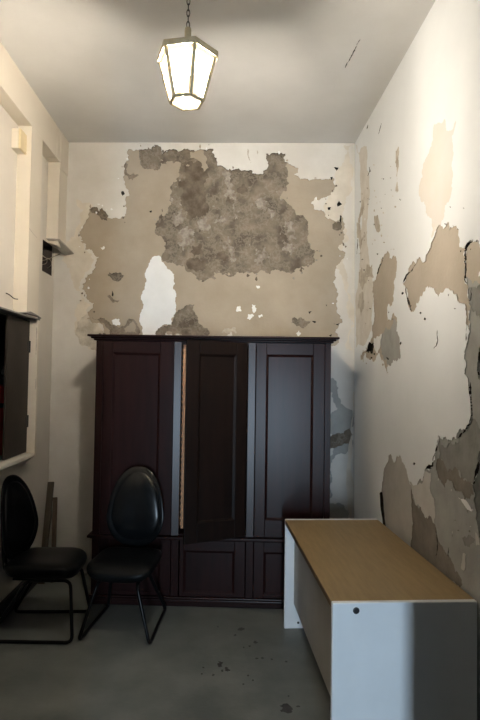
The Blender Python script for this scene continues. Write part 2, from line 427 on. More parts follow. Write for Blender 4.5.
# outlines of the paint and plaster patches, in metres on each surface
BACK_PATCHES = [
    ('cream', None, 1, [(-1.362, 3.262), (-1.236, 3.236), (-1.268, 3.066), (-1.337, 2.958), (-1.280, 2.816), (-1.208, 2.781), (-1.205, 2.657), (-1.274, 2.568), (-1.307, 2.461), (-1.251, 2.356), (-1.215, 2.321), (-1.248, 2.232), (-1.120, 2.066), (-1.134, 1.917), (-1.224, 1.951), (-1.296, 2.020), (-1.344, 2.152), (-1.330, 2.328), (-1.380, 2.549), (-1.407, 2.904)]),
    ('stain', None, 0.6, [(-1.214, 2.285), (-1.266, 2.232), (-1.326, 2.178), (-1.342, 2.081), (-1.295, 1.985), (-1.188, 1.934), (-1.029, 1.918), (-1.049, 2.058), (-1.140, 2.163)]),
    ('cream', None, 0.8, [(0.996, 3.761), (1.075, 3.762), (1.088, 1.963), (1.028, 1.962), (1.050, 2.397), (1.022, 2.659), (1.046, 2.922), (1.018, 3.274)]),
    ('plaster', None, 1, [(-0.905, 3.716), (-0.900, 3.658), (-0.924, 3.604), (-0.931, 3.541), (-0.932, 3.434), (-0.919, 3.371), (-0.890, 3.300), (-0.927, 3.214), (-0.919, 3.121), (-0.966, 3.096), (-1.021, 3.103), (-1.068, 3.103), (-1.095, 3.160), (-1.128, 3.191), (-1.154, 3.160), (-1.191, 3.200), (-1.238, 3.186), (-1.242, 3.119), (-1.268, 3.075), (-1.285, 3.039), (-1.311, 2.985), (-1.323, 2.949), (-1.308, 2.900), (-1.295, 2.874), (-1.263, 2.870), (-1.262, 2.816), (-1.209, 2.817), (-1.145, 2.755), (-1.170, 2.666), (-1.187, 2.648), (-1.239, 2.595), (-1.255, 2.541), (-1.286, 2.470), (-1.253, 2.426), (-1.225, 2.374), (-1.180, 2.344), (-1.191, 2.299), (-1.231, 2.272), (-1.215, 2.227), (-1.203, 2.189), (-1.158, 2.172), (-1.086, 2.111), (-1.076, 2.058), (-1.029, 1.936), (0.847, 1.960), (0.941, 2.005), (0.967, 2.074), (0.997, 2.208), (0.959, 2.274), (0.947, 2.335), (0.946, 2.487), (0.911, 2.553), (0.931, 2.653), (0.970, 2.720), (1.013, 2.782), (0.999, 2.825), (0.951, 2.860), (0.992, 2.909), (1.003, 2.931), (0.991, 3.006), (0.984, 3.133), (0.889, 3.102), (0.836, 3.127), (0.825, 3.172), (0.740, 3.202), (0.713, 3.243), (0.754, 3.299), (0.783, 3.269), (0.835, 3.295), (0.918, 3.371), (0.903, 3.433), (0.912, 3.468), (0.807, 3.450), (0.720, 3.455), (0.618, 3.455), (0.567, 3.494), (0.596, 3.558), (0.514, 3.591), (0.482, 3.609), (0.485, 3.680), (0.437, 3.694), (0.314, 3.679), (0.315, 3.635), (0.333, 3.564), (0.208, 3.501), (0.184, 3.536), (0.052, 3.545), (-0.036, 3.545), (-0.107, 3.571), (-0.140, 3.660), (-0.154, 3.726), (-0.180, 3.725), (-0.233, 3.718), (-0.361, 3.713), (-0.410, 3.725), (-0.517, 3.717), (-0.605, 3.677), (-0.620, 3.744), (-0.686, 3.748), (-0.697, 3.717), (-0.730, 3.737), (-0.739, 3.717), (-0.801, 3.717), (-0.814, 3.712)]),
    ('render', 'plaster', 1, [(-0.802, 3.739), (-0.799, 3.604), (-0.771, 3.554), (-0.718, 3.547), (-0.642, 3.533), (-0.612, 3.574), (-0.612, 3.600), (-0.568, 3.605), (-0.501, 3.594), (-0.444, 3.606), (-0.448, 3.543), (-0.467, 3.436), (-0.504, 3.430), (-0.510, 3.346), (-0.527, 3.307), (-0.513, 3.231), (-0.544, 3.150), (-0.576, 3.123), (-0.604, 3.150), (-0.620, 3.088), (-0.652, 3.047), (-0.651, 2.972), (-0.581, 2.919), (-0.559, 2.893), (-0.571, 2.857), (-0.588, 2.781), (-0.587, 2.730), (-0.510, 2.711), (-0.395, 2.692), (-0.383, 2.655), (-0.312, 2.612), (-0.284, 2.572), (-0.225, 2.555), (-0.162, 2.573), (-0.105, 2.573), (-0.124, 2.631), (-0.034, 2.614), (0.039, 2.606), (0.131, 2.620), (0.246, 2.617), (0.362, 2.618), (0.397, 2.653), (0.449, 2.645), (0.577, 2.637), (0.690, 2.682), (0.753, 2.727), (0.758, 2.817), (0.713, 2.867), (0.694, 2.902), (0.692, 3.081), (0.609, 3.139), (0.565, 3.192), (0.495, 3.263), (0.442, 3.280), (0.454, 3.324), (0.502, 3.360), (0.497, 3.467), (0.500, 3.547), (0.499, 3.609), (0.498, 3.716), (-0.181, 3.759)]),
    ('render', 'plaster', 1, [(-0.941, 3.604), (-0.905, 3.586), (-0.904, 3.501), (-0.810, 3.488), (-0.861, 3.443), (-0.906, 3.443), (-0.939, 3.514)]),
    ('plaster', None, 0.7, [(-0.360, 3.698), (-0.233, 3.714), (-0.205, 3.633), (-0.191, 3.556), (-0.230, 3.522), (-0.258, 3.606), (-0.294, 3.633), (-0.356, 3.651)]),
    ('brown', 'render', 1.3, [(-0.426, 3.606), (-0.302, 3.624), (-0.239, 3.553), (-0.211, 3.464), (-0.227, 3.357), (-0.208, 3.268), (-0.206, 3.161), (-0.294, 3.125), (-0.373, 3.107), (-0.410, 3.196), (-0.438, 3.302), (-0.458, 3.409)]),
    ('brown', 'render', 1, [(0.081, 3.394), (0.115, 3.421), (0.152, 3.350), (0.099, 3.327), (0.064, 3.358)]),
    ('brown', 'render', 1, [(-0.015, 3.313), (0.038, 3.278), (0.012, 3.251), (-0.032, 3.260)]),
    ('brown', 'render', 1, [(-0.325, 2.868), (-0.246, 2.886), (-0.227, 2.789), (-0.305, 2.771), (-0.341, 2.806)]),
    ('brown', 'render', 1, [(-0.375, 2.735), (-0.288, 2.762), (-0.199, 2.736), (-0.198, 2.666), (-0.285, 2.630), (-0.365, 2.664)]),
    ('brown', 'render', 1, [(-0.104, 2.799), (-0.043, 2.826), (0.002, 2.756), (-0.041, 2.729)]),
    ('lime', 'render', 1.6, [(-0.070, 2.914), (-0.001, 2.950), (0.045, 2.853), (0.063, 2.756), (0.020, 2.721), (0.001, 2.809), (-0.052, 2.843)]),
    ('lime', 'render', 1.6, [(-0.045, 3.553), (0.001, 3.447), (0.056, 3.296), (0.092, 3.181), (0.066, 3.163), (0.029, 3.287), (-0.034, 3.411)]),
    ('lime', 'render', 1.6, [(-0.258, 3.108), (-0.179, 3.126), (-0.169, 3.020), (-0.230, 2.993), (-0.275, 3.054)]),
    ('lime', 'render', 1.6, [(-0.498, 3.159), (-0.419, 3.187), (-0.400, 3.125), (-0.469, 3.035), (-0.514, 3.070)]),
    ('lime', 'render', 1.6, [(0.249, 3.306), (0.319, 3.324), (0.337, 3.253), (0.399, 3.165), (0.383, 3.094), (0.338, 3.200), (0.277, 3.182)]),
    ('lime', 'render', 1.6, [(0.255, 2.828), (0.324, 2.864), (0.352, 2.759), (0.291, 2.723), (0.221, 2.749)]),
    ('lime', 'render', 1.6, [(0.496, 3.095), (0.558, 3.077), (0.603, 2.954), (0.551, 2.919), (0.506, 3.006)]),
    ('lime', 'render', 1.6, [(-0.450, 2.982), (-0.345, 3.018), (-0.317, 2.930), (-0.377, 2.859), (-0.449, 2.894)]),
    ('lime', 'render', 1.6, [(-0.127, 3.135), (-0.030, 3.109), (0.058, 3.145), (0.076, 3.110), (-0.029, 3.065), (-0.134, 3.073)]),
    ('lime', 'render', 1.6, [(0.481, 2.918), (0.542, 2.892), (0.587, 2.813), (0.535, 2.760), (0.482, 2.830)]),
    ('render', None, 1, [(-1.238, 3.186), (-1.193, 3.199), (-1.153, 3.160), (-1.128, 3.193), (-1.094, 3.161), (-1.064, 3.122), (-1.080, 3.083), (-1.132, 3.089), (-1.165, 3.128), (-1.217, 3.147)]),
    ('render', None, 1, [(-1.069, 2.603), (-1.050, 2.622), (-0.946, 2.617), (-0.920, 2.591), (-0.945, 2.565), (-1.009, 2.545), (-1.029, 2.564), (-1.062, 2.590)]),
    ('render', None, 1, [(-1.077, 2.409), (-1.052, 2.422), (-1.019, 2.397), (-0.961, 2.378), (-0.973, 2.352), (-1.018, 2.352), (-1.045, 2.390)]),
    ('gap', None, 0.3, [(-1.023, 2.468), (-1.012, 2.436), (-1.014, 2.410), (-1.024, 2.410), (-1.023, 2.439)]),
    ('render', 'plaster', 1, [(-1.196, 2.221), (-1.118, 2.222), (-1.066, 2.197), (-1.027, 2.159), (-0.962, 2.134), (-0.910, 2.148), (-0.835, 2.213), (-0.795, 2.175), (-0.774, 2.085), (-0.779, 2.008), (-1.036, 2.005), (-1.045, 2.120), (-1.078, 2.146), (-1.124, 2.184)]),
    ('plaster', 'render', 0.6, [(-0.910, 2.128), (-0.834, 2.190), (-0.808, 2.149), (-0.800, 2.091), (-0.896, 2.090)]),
    ('white', None, 1, [(-1.021, 2.191), (-0.989, 2.211), (-0.950, 2.205), (-0.943, 2.173), (-0.975, 2.149), (-1.007, 2.159)]),
    ('white', None, 1, [(-1.132, 2.841), (-1.100, 2.852), (-1.096, 2.826), (-1.119, 2.816)]),
    ('white', None, 0.7, [(-0.653, 2.768), (-0.595, 2.755), (-0.588, 2.717), (-0.548, 2.678), (-0.502, 2.634), (-0.476, 2.608), (-0.468, 2.525), (-0.487, 2.486), (-0.461, 2.454), (-0.465, 2.370), (-0.458, 2.294), (-0.495, 2.210), (-0.487, 2.165), (-0.577, 2.151), (-0.627, 2.106), (-0.626, 2.036), (-0.741, 2.034), (-0.750, 2.149), (-0.765, 2.265), (-0.754, 2.367), (-0.762, 2.419), (-0.726, 2.535), (-0.721, 2.651), (-0.678, 2.742)]),
    ('render', None, 1, [(-0.633, 2.100), (-0.577, 2.145), (-0.487, 2.159), (-0.482, 2.217), (-0.457, 2.268), (-0.388, 2.314), (-0.337, 2.346), (-0.299, 2.347), (-0.311, 2.302), (-0.271, 2.245), (-0.257, 2.181), (-0.219, 2.156), (-0.174, 2.137), (-0.172, 2.041), (-0.632, 2.036)]),
    ('white', 'plaster', 1, [(0.072, 2.287), (0.078, 2.325), (0.104, 2.338), (0.119, 2.290)]),
    ('white', 'plaster', 1, [(0.169, 2.224), (0.175, 2.262), (0.213, 2.269), (0.226, 2.244), (0.188, 2.214)]),
    ('white', 'plaster', 1, [(0.211, 2.352), (0.237, 2.346), (0.256, 2.314), (0.225, 2.273), (0.212, 2.301)]),
    ('white', 'plaster', 1, [(0.264, 2.257), (0.295, 2.266), (0.306, 2.245), (0.270, 2.234)]),
    ('white', 'plaster', 1, [(0.245, 2.516), (0.276, 2.509), (0.267, 2.489)]),
    ('stain', 'plaster', 1, [(-0.077, 2.094), (-0.027, 2.139), (0.068, 2.146), (0.075, 2.095)]),
    ('render', None, 0.5, [(-0.034, 2.612), (0.055, 2.613), (0.049, 2.597), (0.004, 2.591)]),
    ('render', None, 1, [(0.587, 2.241), (0.606, 2.222), (0.720, 2.211), (0.695, 2.179), (0.645, 2.147), (0.594, 2.171), (0.550, 2.190)]),
    ('gap', None, 0.5, [(0.922, 2.191), (0.972, 2.194), (0.960, 2.177)]),
    ('gap', None, 0.5, [(0.703, 2.294), (0.728, 2.298), (0.711, 2.266)]),
    ('gap', None, 0.5, [(0.851, 2.352), (0.861, 2.356), (0.859, 2.338)]),
    ('gap', None, 0.5, [(0.879, 2.086), (0.904, 2.099), (0.898, 2.074)]),
    ('gap', None, 0.5, [(0.733, 2.210), (0.771, 2.205), (0.758, 2.192)]),
    ('white', 'plaster', 1, [(0.595, 2.102), (0.620, 2.127), (0.639, 2.102), (0.614, 2.076)]),
    ('render', None, 1, [(0.908, 3.067), (0.984, 3.083), (0.988, 3.032), (0.953, 3.006), (0.909, 3.018)]),
    ('gap', None, 0.4, [(0.856, 3.204), (0.888, 3.211), (0.882, 3.185), (0.863, 3.185)]),
    ('gap', None, 0.4, [(0.939, 3.237), (0.957, 3.269), (0.983, 3.237), (0.945, 3.214)]),
    ('gap', None, 0.4, [(0.910, 3.566), (0.949, 3.562), (0.934, 3.531)]),
    ('gap', None, 0.4, [(0.879, 3.472), (0.901, 3.478), (0.896, 3.451)]),
    ('gap', None, 0.4, [(0.839, 3.247), (0.850, 3.242), (0.842, 3.234)]),
    ('gap', None, 0.4, [(0.965, 3.141), (0.981, 3.134), (0.978, 3.083), (0.968, 3.083)]),
    ('flaking', None, 0.4, [(0.152, 3.726), (0.165, 3.706), (0.162, 3.661), (0.182, 3.615), (0.169, 3.622), (0.150, 3.674)]),
    ('flaking', None, 0.4, [(0.177, 3.606), (0.187, 3.609), (0.182, 3.596)]),
    ('flaking', None, 0.4, [(0.234, 3.713), (0.247, 3.694), (0.240, 3.674)]),
    ('gap', None, 0.4, [(-0.962, 3.337), (-0.943, 3.344), (-0.928, 3.318), (-0.948, 3.300)]),
    ('gap', None, 0.4, [(-0.706, 3.170), (-0.687, 3.174), (-0.689, 3.157), (-0.704, 3.158)]),
    ('grey', None, 0.8, [(0.825, 1.691), (0.909, 1.719), (0.951, 1.680), (0.957, 1.588), (0.989, 1.496), (1.037, 1.463), (1.089, 1.432), (1.116, 1.354), (1.090, 1.301), (1.059, 1.243), (1.097, 1.157), (1.079, 1.097), (1.019, 1.064), (0.936, 1.032), (0.905, 0.958), (0.901, 0.802), (0.918, 0.698), (0.834, 0.696)]),
    ('render', None, 0.6, [(0.829, 1.205), (0.913, 1.225), (1.012, 1.242), (1.064, 1.287), (1.084, 1.170), (0.966, 1.131), (0.830, 1.113)]),
    ('grey', None, 1, [(0.835, 0.644), (0.926, 0.646), (1.022, 0.627), (1.057, 0.532), (1.058, 0.390), (0.837, 0.385)]),
    ('cream', None, 0.2, [(1.091, 1.603), (1.107, 1.603), (1.118, 0.391), (1.094, 0.391)]),
    ('white', None, 0.8, [(-1.173, 3.156), (-1.168, 3.143), (-1.178, 3.136), (-1.185, 3.147), (-1.181, 3.163)]),
    ('plaster', None, 0.8, [(-1.196, 2.410), (-1.191, 2.406), (-1.190, 2.399), (-1.195, 2.396), (-1.201, 2.397), (-1.199, 2.404)]),
    ('white', None, 0.8, [(-1.163, 3.217), (-1.169, 3.223), (-1.167, 3.231), (-1.157, 3.229), (-1.147, 3.230), (-1.145, 3.222), (-1.153, 3.219)]),
    ('render', None, 0.8, [(-1.184, 2.266), (-1.186, 2.273), (-1.178, 2.279), (-1.172, 2.271), (-1.176, 2.262)]),
    ('plaster', None, 0.8, [(-1.228, 3.099), (-1.230, 3.093), (-1.234, 3.091), (-1.238, 3.098), (-1.233, 3.102)]),
    ('render', None, 0.8, [(-1.094, 2.082), (-1.082, 2.084), (-1.074, 2.081), (-1.071, 2.071), (-1.084, 2.066), (-1.090, 2.072)]),
    ('render', None, 0.8, [(-1.316, 2.947), (-1.325, 2.943), (-1.332, 2.944), (-1.335, 2.948), (-1.334, 2.952), (-1.327, 2.955), (-1.323, 2.952)]),
    ('render', None, 0.8, [(-0.927, 3.072), (-0.922, 3.070), (-0.918, 3.068), (-0.921, 3.063), (-0.924, 3.061), (-0.927, 3.062), (-0.928, 3.067)]),
    ('plaster', None, 0.8, [(-1.312, 2.986), (-1.306, 2.975), (-1.309, 2.956), (-1.315, 2.959), (-1.316, 2.977)]),
    ('white', None, 0.8, [(-1.030, 3.178), (-1.042, 3.171), (-1.053, 3.176), (-1.049, 3.189), (-1.039, 3.192)]),
    ('white', None, 0.8, [(-0.908, 3.630), (-0.912, 3.621), (-0.916, 3.624), (-0.921, 3.631), (-0.917, 3.638), (-0.914, 3.643), (-0.909, 3.638)]),
    ('white', None, 0.8, [(-1.092, 3.172), (-1.091, 3.176), (-1.085, 3.176), (-1.083, 3.172), (-1.089, 3.171)]),
    ('render', None, 0.8, [(-0.928, 3.202), (-0.937, 3.202), (-0.940, 3.208), (-0.937, 3.215), (-0.929, 3.215), (-0.927, 3.209)]),
    ('white', None, 0.8, [(-1.307, 2.896), (-1.312, 2.900), (-1.301, 2.902), (-1.294, 2.900), (-1.295, 2.896)]),
    ('render', None, 0.8, [(-0.950, 3.105), (-0.945, 3.117), (-0.932, 3.115), (-0.928, 3.107), (-0.936, 3.098)]),
    ('plaster', None, 0.8, [(-1.239, 2.598), (-1.235, 2.596), (-1.238, 2.590), (-1.243, 2.591), (-1.243, 2.597)]),
    ('render', None, 0.8, [(-1.263, 2.422), (-1.262, 2.414), (-1.262, 2.401), (-1.267, 2.404), (-1.269, 2.413), (-1.267, 2.421)]),
    ('white', None, 0.8, [(-1.237, 2.490), (-1.229, 2.490), (-1.222, 2.487), (-1.220, 2.476), (-1.229, 2.469), (-1.237, 2.472), (-1.240, 2.482)]),
    ('plaster', None, 0.8, [(-1.242, 3.210), (-1.234, 3.224), (-1.227, 3.219), (-1.224, 3.206), (-1.223, 3.194), (-1.232, 3.186), (-1.237, 3.196)]),
    ('render', None, 0.8, [(-1.135, 2.072), (-1.130, 2.082), (-1.118, 2.083), (-1.110, 2.072), (-1.122, 2.064)]),
    ('render', None, 0.8, [(0.597, 1.973), (0.610, 1.971), (0.608, 1.965), (0.597, 1.965), (0.591, 1.968)]),
    ('white', None, 0.8, [(-0.983, 3.452), (-0.986, 3.451), (-0.994, 3.452), (-0.994, 3.457), (-0.987, 3.460), (-0.981, 3.458)]),
    ('render', None, 0.8, [(-1.225, 3.186), (-1.221, 3.195), (-1.212, 3.200), (-1.210, 3.189), (-1.210, 3.180), (-1.220, 3.179)]),
    ('render', None, 0.8, [(-1.331, 2.944), (-1.325, 2.942), (-1.326, 2.938), (-1.330, 2.936), (-1.334, 2.937), (-1.335, 2.942)]),
    ('render', None, 0.8, [(-1.285, 2.441), (-1.278, 2.433), (-1.280, 2.426), (-1.290, 2.422), (-1.295, 2.430), (-1.294, 2.436)]),
    ('plaster', None, 0.8, [(-1.230, 2.206), (-1.237, 2.212), (-1.230, 2.216), (-1.222, 2.215), (-1.217, 2.211), (-1.224, 2.206)]),
    ('white', None, 0.8, [(-1.223, 2.552), (-1.226, 2.552), (-1.231, 2.558), (-1.226, 2.562), (-1.222, 2.562), (-1.220, 2.558)]),
    ('plaster', None, 0.8, [(-0.958, 3.558), (-0.964, 3.560), (-0.961, 3.564), (-0.952, 3.563), (-0.946, 3.561), (-0.949, 3.557)]),
    ('render', None, 0.8, [(-1.170, 3.174), (-1.169, 3.177), (-1.164, 3.178), (-1.162, 3.175), (-1.162, 3.172), (-1.167, 3.172)]),
    ('render', None, 0.8, [(-1.296, 2.369), (-1.289, 2.366), (-1.297, 2.362), (-1.308, 2.363), (-1.305, 2.371)]),
    ('render', None, 0.8, [(-1.269, 2.793), (-1.271, 2.788), (-1.274, 2.787), (-1.277, 2.795), (-1.274, 2.802), (-1.269, 2.800)]),
    ('white', None, 0.8, [(-1.296, 3.011), (-1.304, 3.008), (-1.308, 3.013), (-1.306, 3.021), (-1.300, 3.027)]),
    ('white', None, 0.8, [(-1.128, 3.206), (-1.133, 3.216), (-1.124, 3.222), (-1.116, 3.216), (-1.121, 3.202)]),
    ('white', None, 0.8, [(-1.320, 2.850), (-1.314, 2.847), (-1.312, 2.842), (-1.319, 2.842), (-1.324, 2.842), (-1.327, 2.846)]),
    ('render', None, 0.8, [(0.867, 3.145), (0.870, 3.141), (0.870, 3.136), (0.867, 3.132), (0.862, 3.136), (0.864, 3.142)]),
    ('render', None, 0.8, [(0.022, 3.550), (0.021, 3.559), (0.021, 3.566), (0.027, 3.570), (0.031, 3.562), (0.032, 3.552), (0.026, 3.547)]),
    ('plaster', None, 0.8, [(0.687, 3.435), (0.685, 3.433), (0.677, 3.430), (0.670, 3.432), (0.667, 3.435), (0.671, 3.437), (0.679, 3.439)]),
    ('render', None, 0.8, [(-0.194, 3.760), (-0.195, 3.763), (-0.189, 3.764), (-0.185, 3.762), (-0.186, 3.758), (-0.190, 3.756)]),
    ('white', None, 0.8, [(-0.149, 3.699), (-0.149, 3.695), (-0.153, 3.691), (-0.160, 3.693), (-0.161, 3.696), (-0.159, 3.699), (-0.154, 3.702)]),
    ('plaster', None, 0.8, [(0.936, 2.861), (0.941, 2.859), (0.942, 2.854), (0.937, 2.849), (0.932, 2.853), (0.933, 2.858)]),
    ('plaster', None, 0.8, [(0.825, 3.120), (0.835, 3.122), (0.843, 3.121), (0.848, 3.118), (0.842, 3.116), (0.833, 3.117)]),
    ('plaster', None, 0.8, [(0.496, 3.614), (0.490, 3.621), (0.495, 3.630), (0.505, 3.632), (0.510, 3.624), (0.503, 3.614)]),
    ('white', None, 0.8, [(-0.011, 3.539), (-0.013, 3.533), (-0.021, 3.536), (-0.019, 3.544), (-0.013, 3.547)]),
    ('white', None, 0.8, [(-0.566, 3.701), (-0.563, 3.707), (-0.559, 3.703), (-0.556, 3.699), (-0.560, 3.695), (-0.564, 3.695)]),
    ('plaster', None, 0.8, [(0.725, 3.316), (0.728, 3.323), (0.735, 3.323), (0.740, 3.317), (0.734, 3.311), (0.729, 3.312)]),
    ('white', None, 0.8, [(-0.207, 3.723), (-0.209, 3.706), (-0.219, 3.714), (-0.218, 3.732), (-0.210, 3.736)]),
    ('plaster', None, 0.8, [(-0.796, 3.740), (-0.799, 3.745), (-0.800, 3.755), (-0.796, 3.757), (-0.792, 3.760), (-0.790, 3.749), (-0.791, 3.741)]),
    ('render', None, 0.8, [(0.895, 3.348), (0.894, 3.353), (0.892, 3.363), (0.901, 3.367), (0.905, 3.358), (0.907, 3.349), (0.902, 3.341)]),
    ('plaster', None, 0.8, [(0.926, 2.734), (0.929, 2.724), (0.927, 2.708), (0.922, 2.708), (0.919, 2.721), (0.920, 2.739)]),
    ('white', None, 0.8, [(0.754, 3.294), (0.758, 3.301), (0.761, 3.300), (0.764, 3.287), (0.762, 3.275), (0.756, 3.277), (0.753, 3.284)]),
    ('white', None, 0.8, [(0.201, 3.518), (0.207, 3.515), (0.208, 3.510), (0.201, 3.504), (0.196, 3.509), (0.196, 3.515)]),
    ('render', None, 0.8, [(1.015, 2.873), (1.027, 2.872), (1.024, 2.859), (1.016, 2.854), (1.010, 2.863)]),
    ('render', None, 0.8, [(-0.761, 3.702), (-0.771, 3.708), (-0.763, 3.714), (-0.748, 3.714), (-0.747, 3.704)]),
    ('plaster', None, 0.8, [(-0.265, 3.725), (-0.271, 3.729), (-0.277, 3.741), (-0.272, 3.756), (-0.269, 3.766), (-0.263, 3.754), (-0.260, 3.741)]),
    ('plaster', None, 0.8, [(0.834, 3.283), (0.842, 3.288), (0.847, 3.281), (0.844, 3.275), (0.838, 3.277)]),
    ('render', None, 0.8, [(-0.591, 3.692), (-0.599, 3.680), (-0.604, 3.696), (-0.602, 3.713), (-0.593, 3.714)]),
    ('white', None, 0.8, [(-0.675, 3.751), (-0.669, 3.750), (-0.670, 3.744), (-0.677, 3.743), (-0.683, 3.748)]),
    ('plaster', None, 0.8, [(0.755, 3.465), (0.750, 3.463), (0.741, 3.464), (0.736, 3.467), (0.744, 3.470), (0.752, 3.473), (0.759, 3.469)]),
    ('white', None, 0.8, [(1.035, 2.754), (1.029, 2.750), (1.028, 2.759), (1.030, 2.766), (1.034, 2.763)]),
    ('render', None, 0.8, [(1.003, 2.892), (1.006, 2.876), (0.995, 2.869), (0.992, 2.881), (0.989, 2.899), (0.998, 2.898)]),
    ('render', None, 0.8, [(0.960, 2.966), (0.961, 2.969), (0.963, 2.974), (0.968, 2.974), (0.972, 2.970), (0.973, 2.964), (0.966, 2.963)]),
    ('white', None, 0.8, [(0.437, 3.699), (0.435, 3.680), (0.429, 3.675), (0.423, 3.678), (0.419, 3.695), (0.426, 3.705)]),
    ('render', None, 0.8, [(0.991, 2.984), (0.985, 2.981), (0.976, 2.976), (0.974, 2.988), (0.976, 2.995), (0.982, 2.998), (0.991, 2.993)]),
    ('render', None, 0.8, [(0.939, 3.403), (0.941, 3.395), (0.932, 3.392), (0.923, 3.394), (0.923, 3.403), (0.932, 3.410)]),
    ('white', None, 0.8, [(0.902, 2.366), (0.910, 2.371), (0.921, 2.369), (0.919, 2.361), (0.910, 2.361)]),
    ('plaster', None, 0.8, [(0.775, 3.423), (0.786, 3.425), (0.791, 3.421), (0.791, 3.417), (0.780, 3.418), (0.770, 3.420)]),
    ('render', None, 0.8, [(0.440, 3.681), (0.447, 3.691), (0.454, 3.693), (0.456, 3.675), (0.449, 3.667)]),
    ('white', None, 0.8, [(0.966, 2.784), (0.969, 2.784), (0.972, 2.783), (0.973, 2.779), (0.971, 2.777), (0.968, 2.777), (0.965, 2.780)]),
    ('brown', None, 0.8, [(0.248, 2.598), (0.253, 2.575), (0.246, 2.557), (0.231, 2.568), (0.234, 2.584)]),
    ('brown', None, 0.8, [(0.456, 3.656), (0.450, 3.650), (0.449, 3.665), (0.452, 3.675), (0.456, 3.669)]),
    ('plaster', None, 0.8, [(0.741, 2.697), (0.736, 2.693), (0.733, 2.696), (0.732, 2.701), (0.735, 2.704), (0.738, 2.702)]),
    ('plaster', None, 0.8, [(-0.793, 3.534), (-0.781, 3.530), (-0.784, 3.521), (-0.793, 3.520), (-0.801, 3.521), (-0.807, 3.528), (-0.802, 3.537)]),
    ('lime', None, 0.8, [(0.410, 3.343), (0.407, 3.352), (0.412, 3.358), (0.419, 3.357), (0.416, 3.346)]),
    ('brown', None, 0.8, [(0.160, 2.595), (0.159, 2.607), (0.168, 2.621), (0.177, 2.612), (0.185, 2.606), (0.178, 2.596), (0.171, 2.591)]),
    ('plaster', None, 0.8, [(-0.381, 3.587), (-0.366, 3.584), (-0.357, 3.579), (-0.368, 3.569), (-0.378, 3.571), (-0.389, 3.573), (-0.391, 3.581)]),
    ('plaster', None, 0.8, [(-0.618, 3.629), (-0.605, 3.634), (-0.595, 3.623), (-0.603, 3.610), (-0.610, 3.604), (-0.618, 3.613), (-0.620, 3.622)]),
    ('lime', None, 0.8, [(0.644, 2.642), (0.649, 2.630), (0.641, 2.621), (0.629, 2.625), (0.631, 2.639)]),
    ('lime', None, 0.8, [(0.564, 2.595), (0.572, 2.598), (0.582, 2.590), (0.582, 2.581), (0.571, 2.570), (0.558, 2.582)]),
    ('lime', None, 0.8, [(0.488, 3.532), (0.484, 3.535), (0.489, 3.540), (0.496, 3.539), (0.498, 3.533), (0.494, 3.530)]),
    ('lime', None, 0.8, [(-0.663, 3.087), (-0.662, 3.096), (-0.656, 3.105), (-0.643, 3.099), (-0.645, 3.088), (-0.653, 3.086)]),
    ('plaster', None, 0.8, [(0.014, 2.620), (0.013, 2.606), (0.001, 2.603), (-0.007, 2.608), (-0.008, 2.620), (0.004, 2.629)]),
    ('brown', None, 0.8, [(-0.211, 2.549), (-0.221, 2.543), (-0.235, 2.543), (-0.234, 2.552), (-0.227, 2.562), (-0.218, 2.558)]),
    ('lime', None, 0.8, [(-0.253, 2.644), (-0.264, 2.645), (-0.261, 2.648), (-0.249, 2.648), (-0.240, 2.648), (-0.236, 2.645)]),
    ('plaster', None, 0.8, [(-0.176, 2.551), (-0.176, 2.571), (-0.166, 2.579), (-0.158, 2.564), (-0.152, 2.553), (-0.160, 2.540), (-0.169, 2.543)]),
    ('plaster', None, 0.8, [(0.691, 2.713), (0.699, 2.709), (0.699, 2.701), (0.691, 2.699), (0.690, 2.706)]),
    ('lime', None, 0.8, [(-0.504, 3.252), (-0.514, 3.257), (-0.526, 3.271), (-0.522, 3.292), (-0.506, 3.292), (-0.498, 3.280)]),
    ('plaster', None, 0.8, [(-0.813, 3.624), (-0.823, 3.619), (-0.829, 3.639), (-0.820, 3.652), (-0.811, 3.644)]),
    ('plaster', None, 0.8, [(-0.076, 2.639), (-0.079, 2.636), (-0.085, 2.635), (-0.093, 2.637), (-0.089, 2.642), (-0.083, 2.645), (-0.078, 2.642)]),
    ('plaster', None, 0.8, [(-0.435, 2.686), (-0.419, 2.687), (-0.416, 2.678), (-0.430, 2.672), (-0.445, 2.679)]),
    ('brown', None, 0.8, [(-0.396, 2.685), (-0.404, 2.681), (-0.417, 2.683), (-0.414, 2.687), (-0.408, 2.690), (-0.394, 2.688)]),
    ('brown', None, 0.8, [(-0.623, 3.614), (-0.614, 3.623), (-0.599, 3.616), (-0.599, 3.603), (-0.620, 3.598)]),
    ('brown', None, 0.8, [(0.641, 2.666), (0.631, 2.668), (0.626, 2.676), (0.632, 2.682), (0.643, 2.681), (0.648, 2.679), (0.651, 2.670)]),
    ('lime', None, 0.8, [(-0.437, 3.449), (-0.443, 3.439), (-0.452, 3.446), (-0.451, 3.453), (-0.447, 3.460), (-0.436, 3.455)]),
    ('brown', None, 0.8, [(-0.600, 3.184), (-0.594, 3.192), (-0.591, 3.181), (-0.590, 3.167), (-0.595, 3.159), (-0.598, 3.174)]),
    ('lime', None, 0.8, [(0.787, 2.831), (0.791, 2.837), (0.801, 2.831), (0.799, 2.822), (0.797, 2.816), (0.788, 2.816), (0.782, 2.820)]),
    ('brown', None, 0.8, [(0.662, 2.663), (0.655, 2.660), (0.647, 2.663), (0.649, 2.670), (0.658, 2.674)]),
    ('plaster', None, 0.8, [(-0.533, 3.603), (-0.521, 3.592), (-0.520, 3.570), (-0.530, 3.556), (-0.536, 3.572)]),
    ('lime', None, 0.8, [(0.719, 2.884), (0.716, 2.880), (0.712, 2.875), (0.707, 2.883), (0.709, 2.888), (0.713, 2.892), (0.719, 2.892)]),
    ('lime', None, 0.8, [(-0.561, 3.595), (-0.563, 3.592), (-0.564, 3.589), (-0.573, 3.591), (-0.584, 3.592), (-0.579, 3.595), (-0.570, 3.596)]),
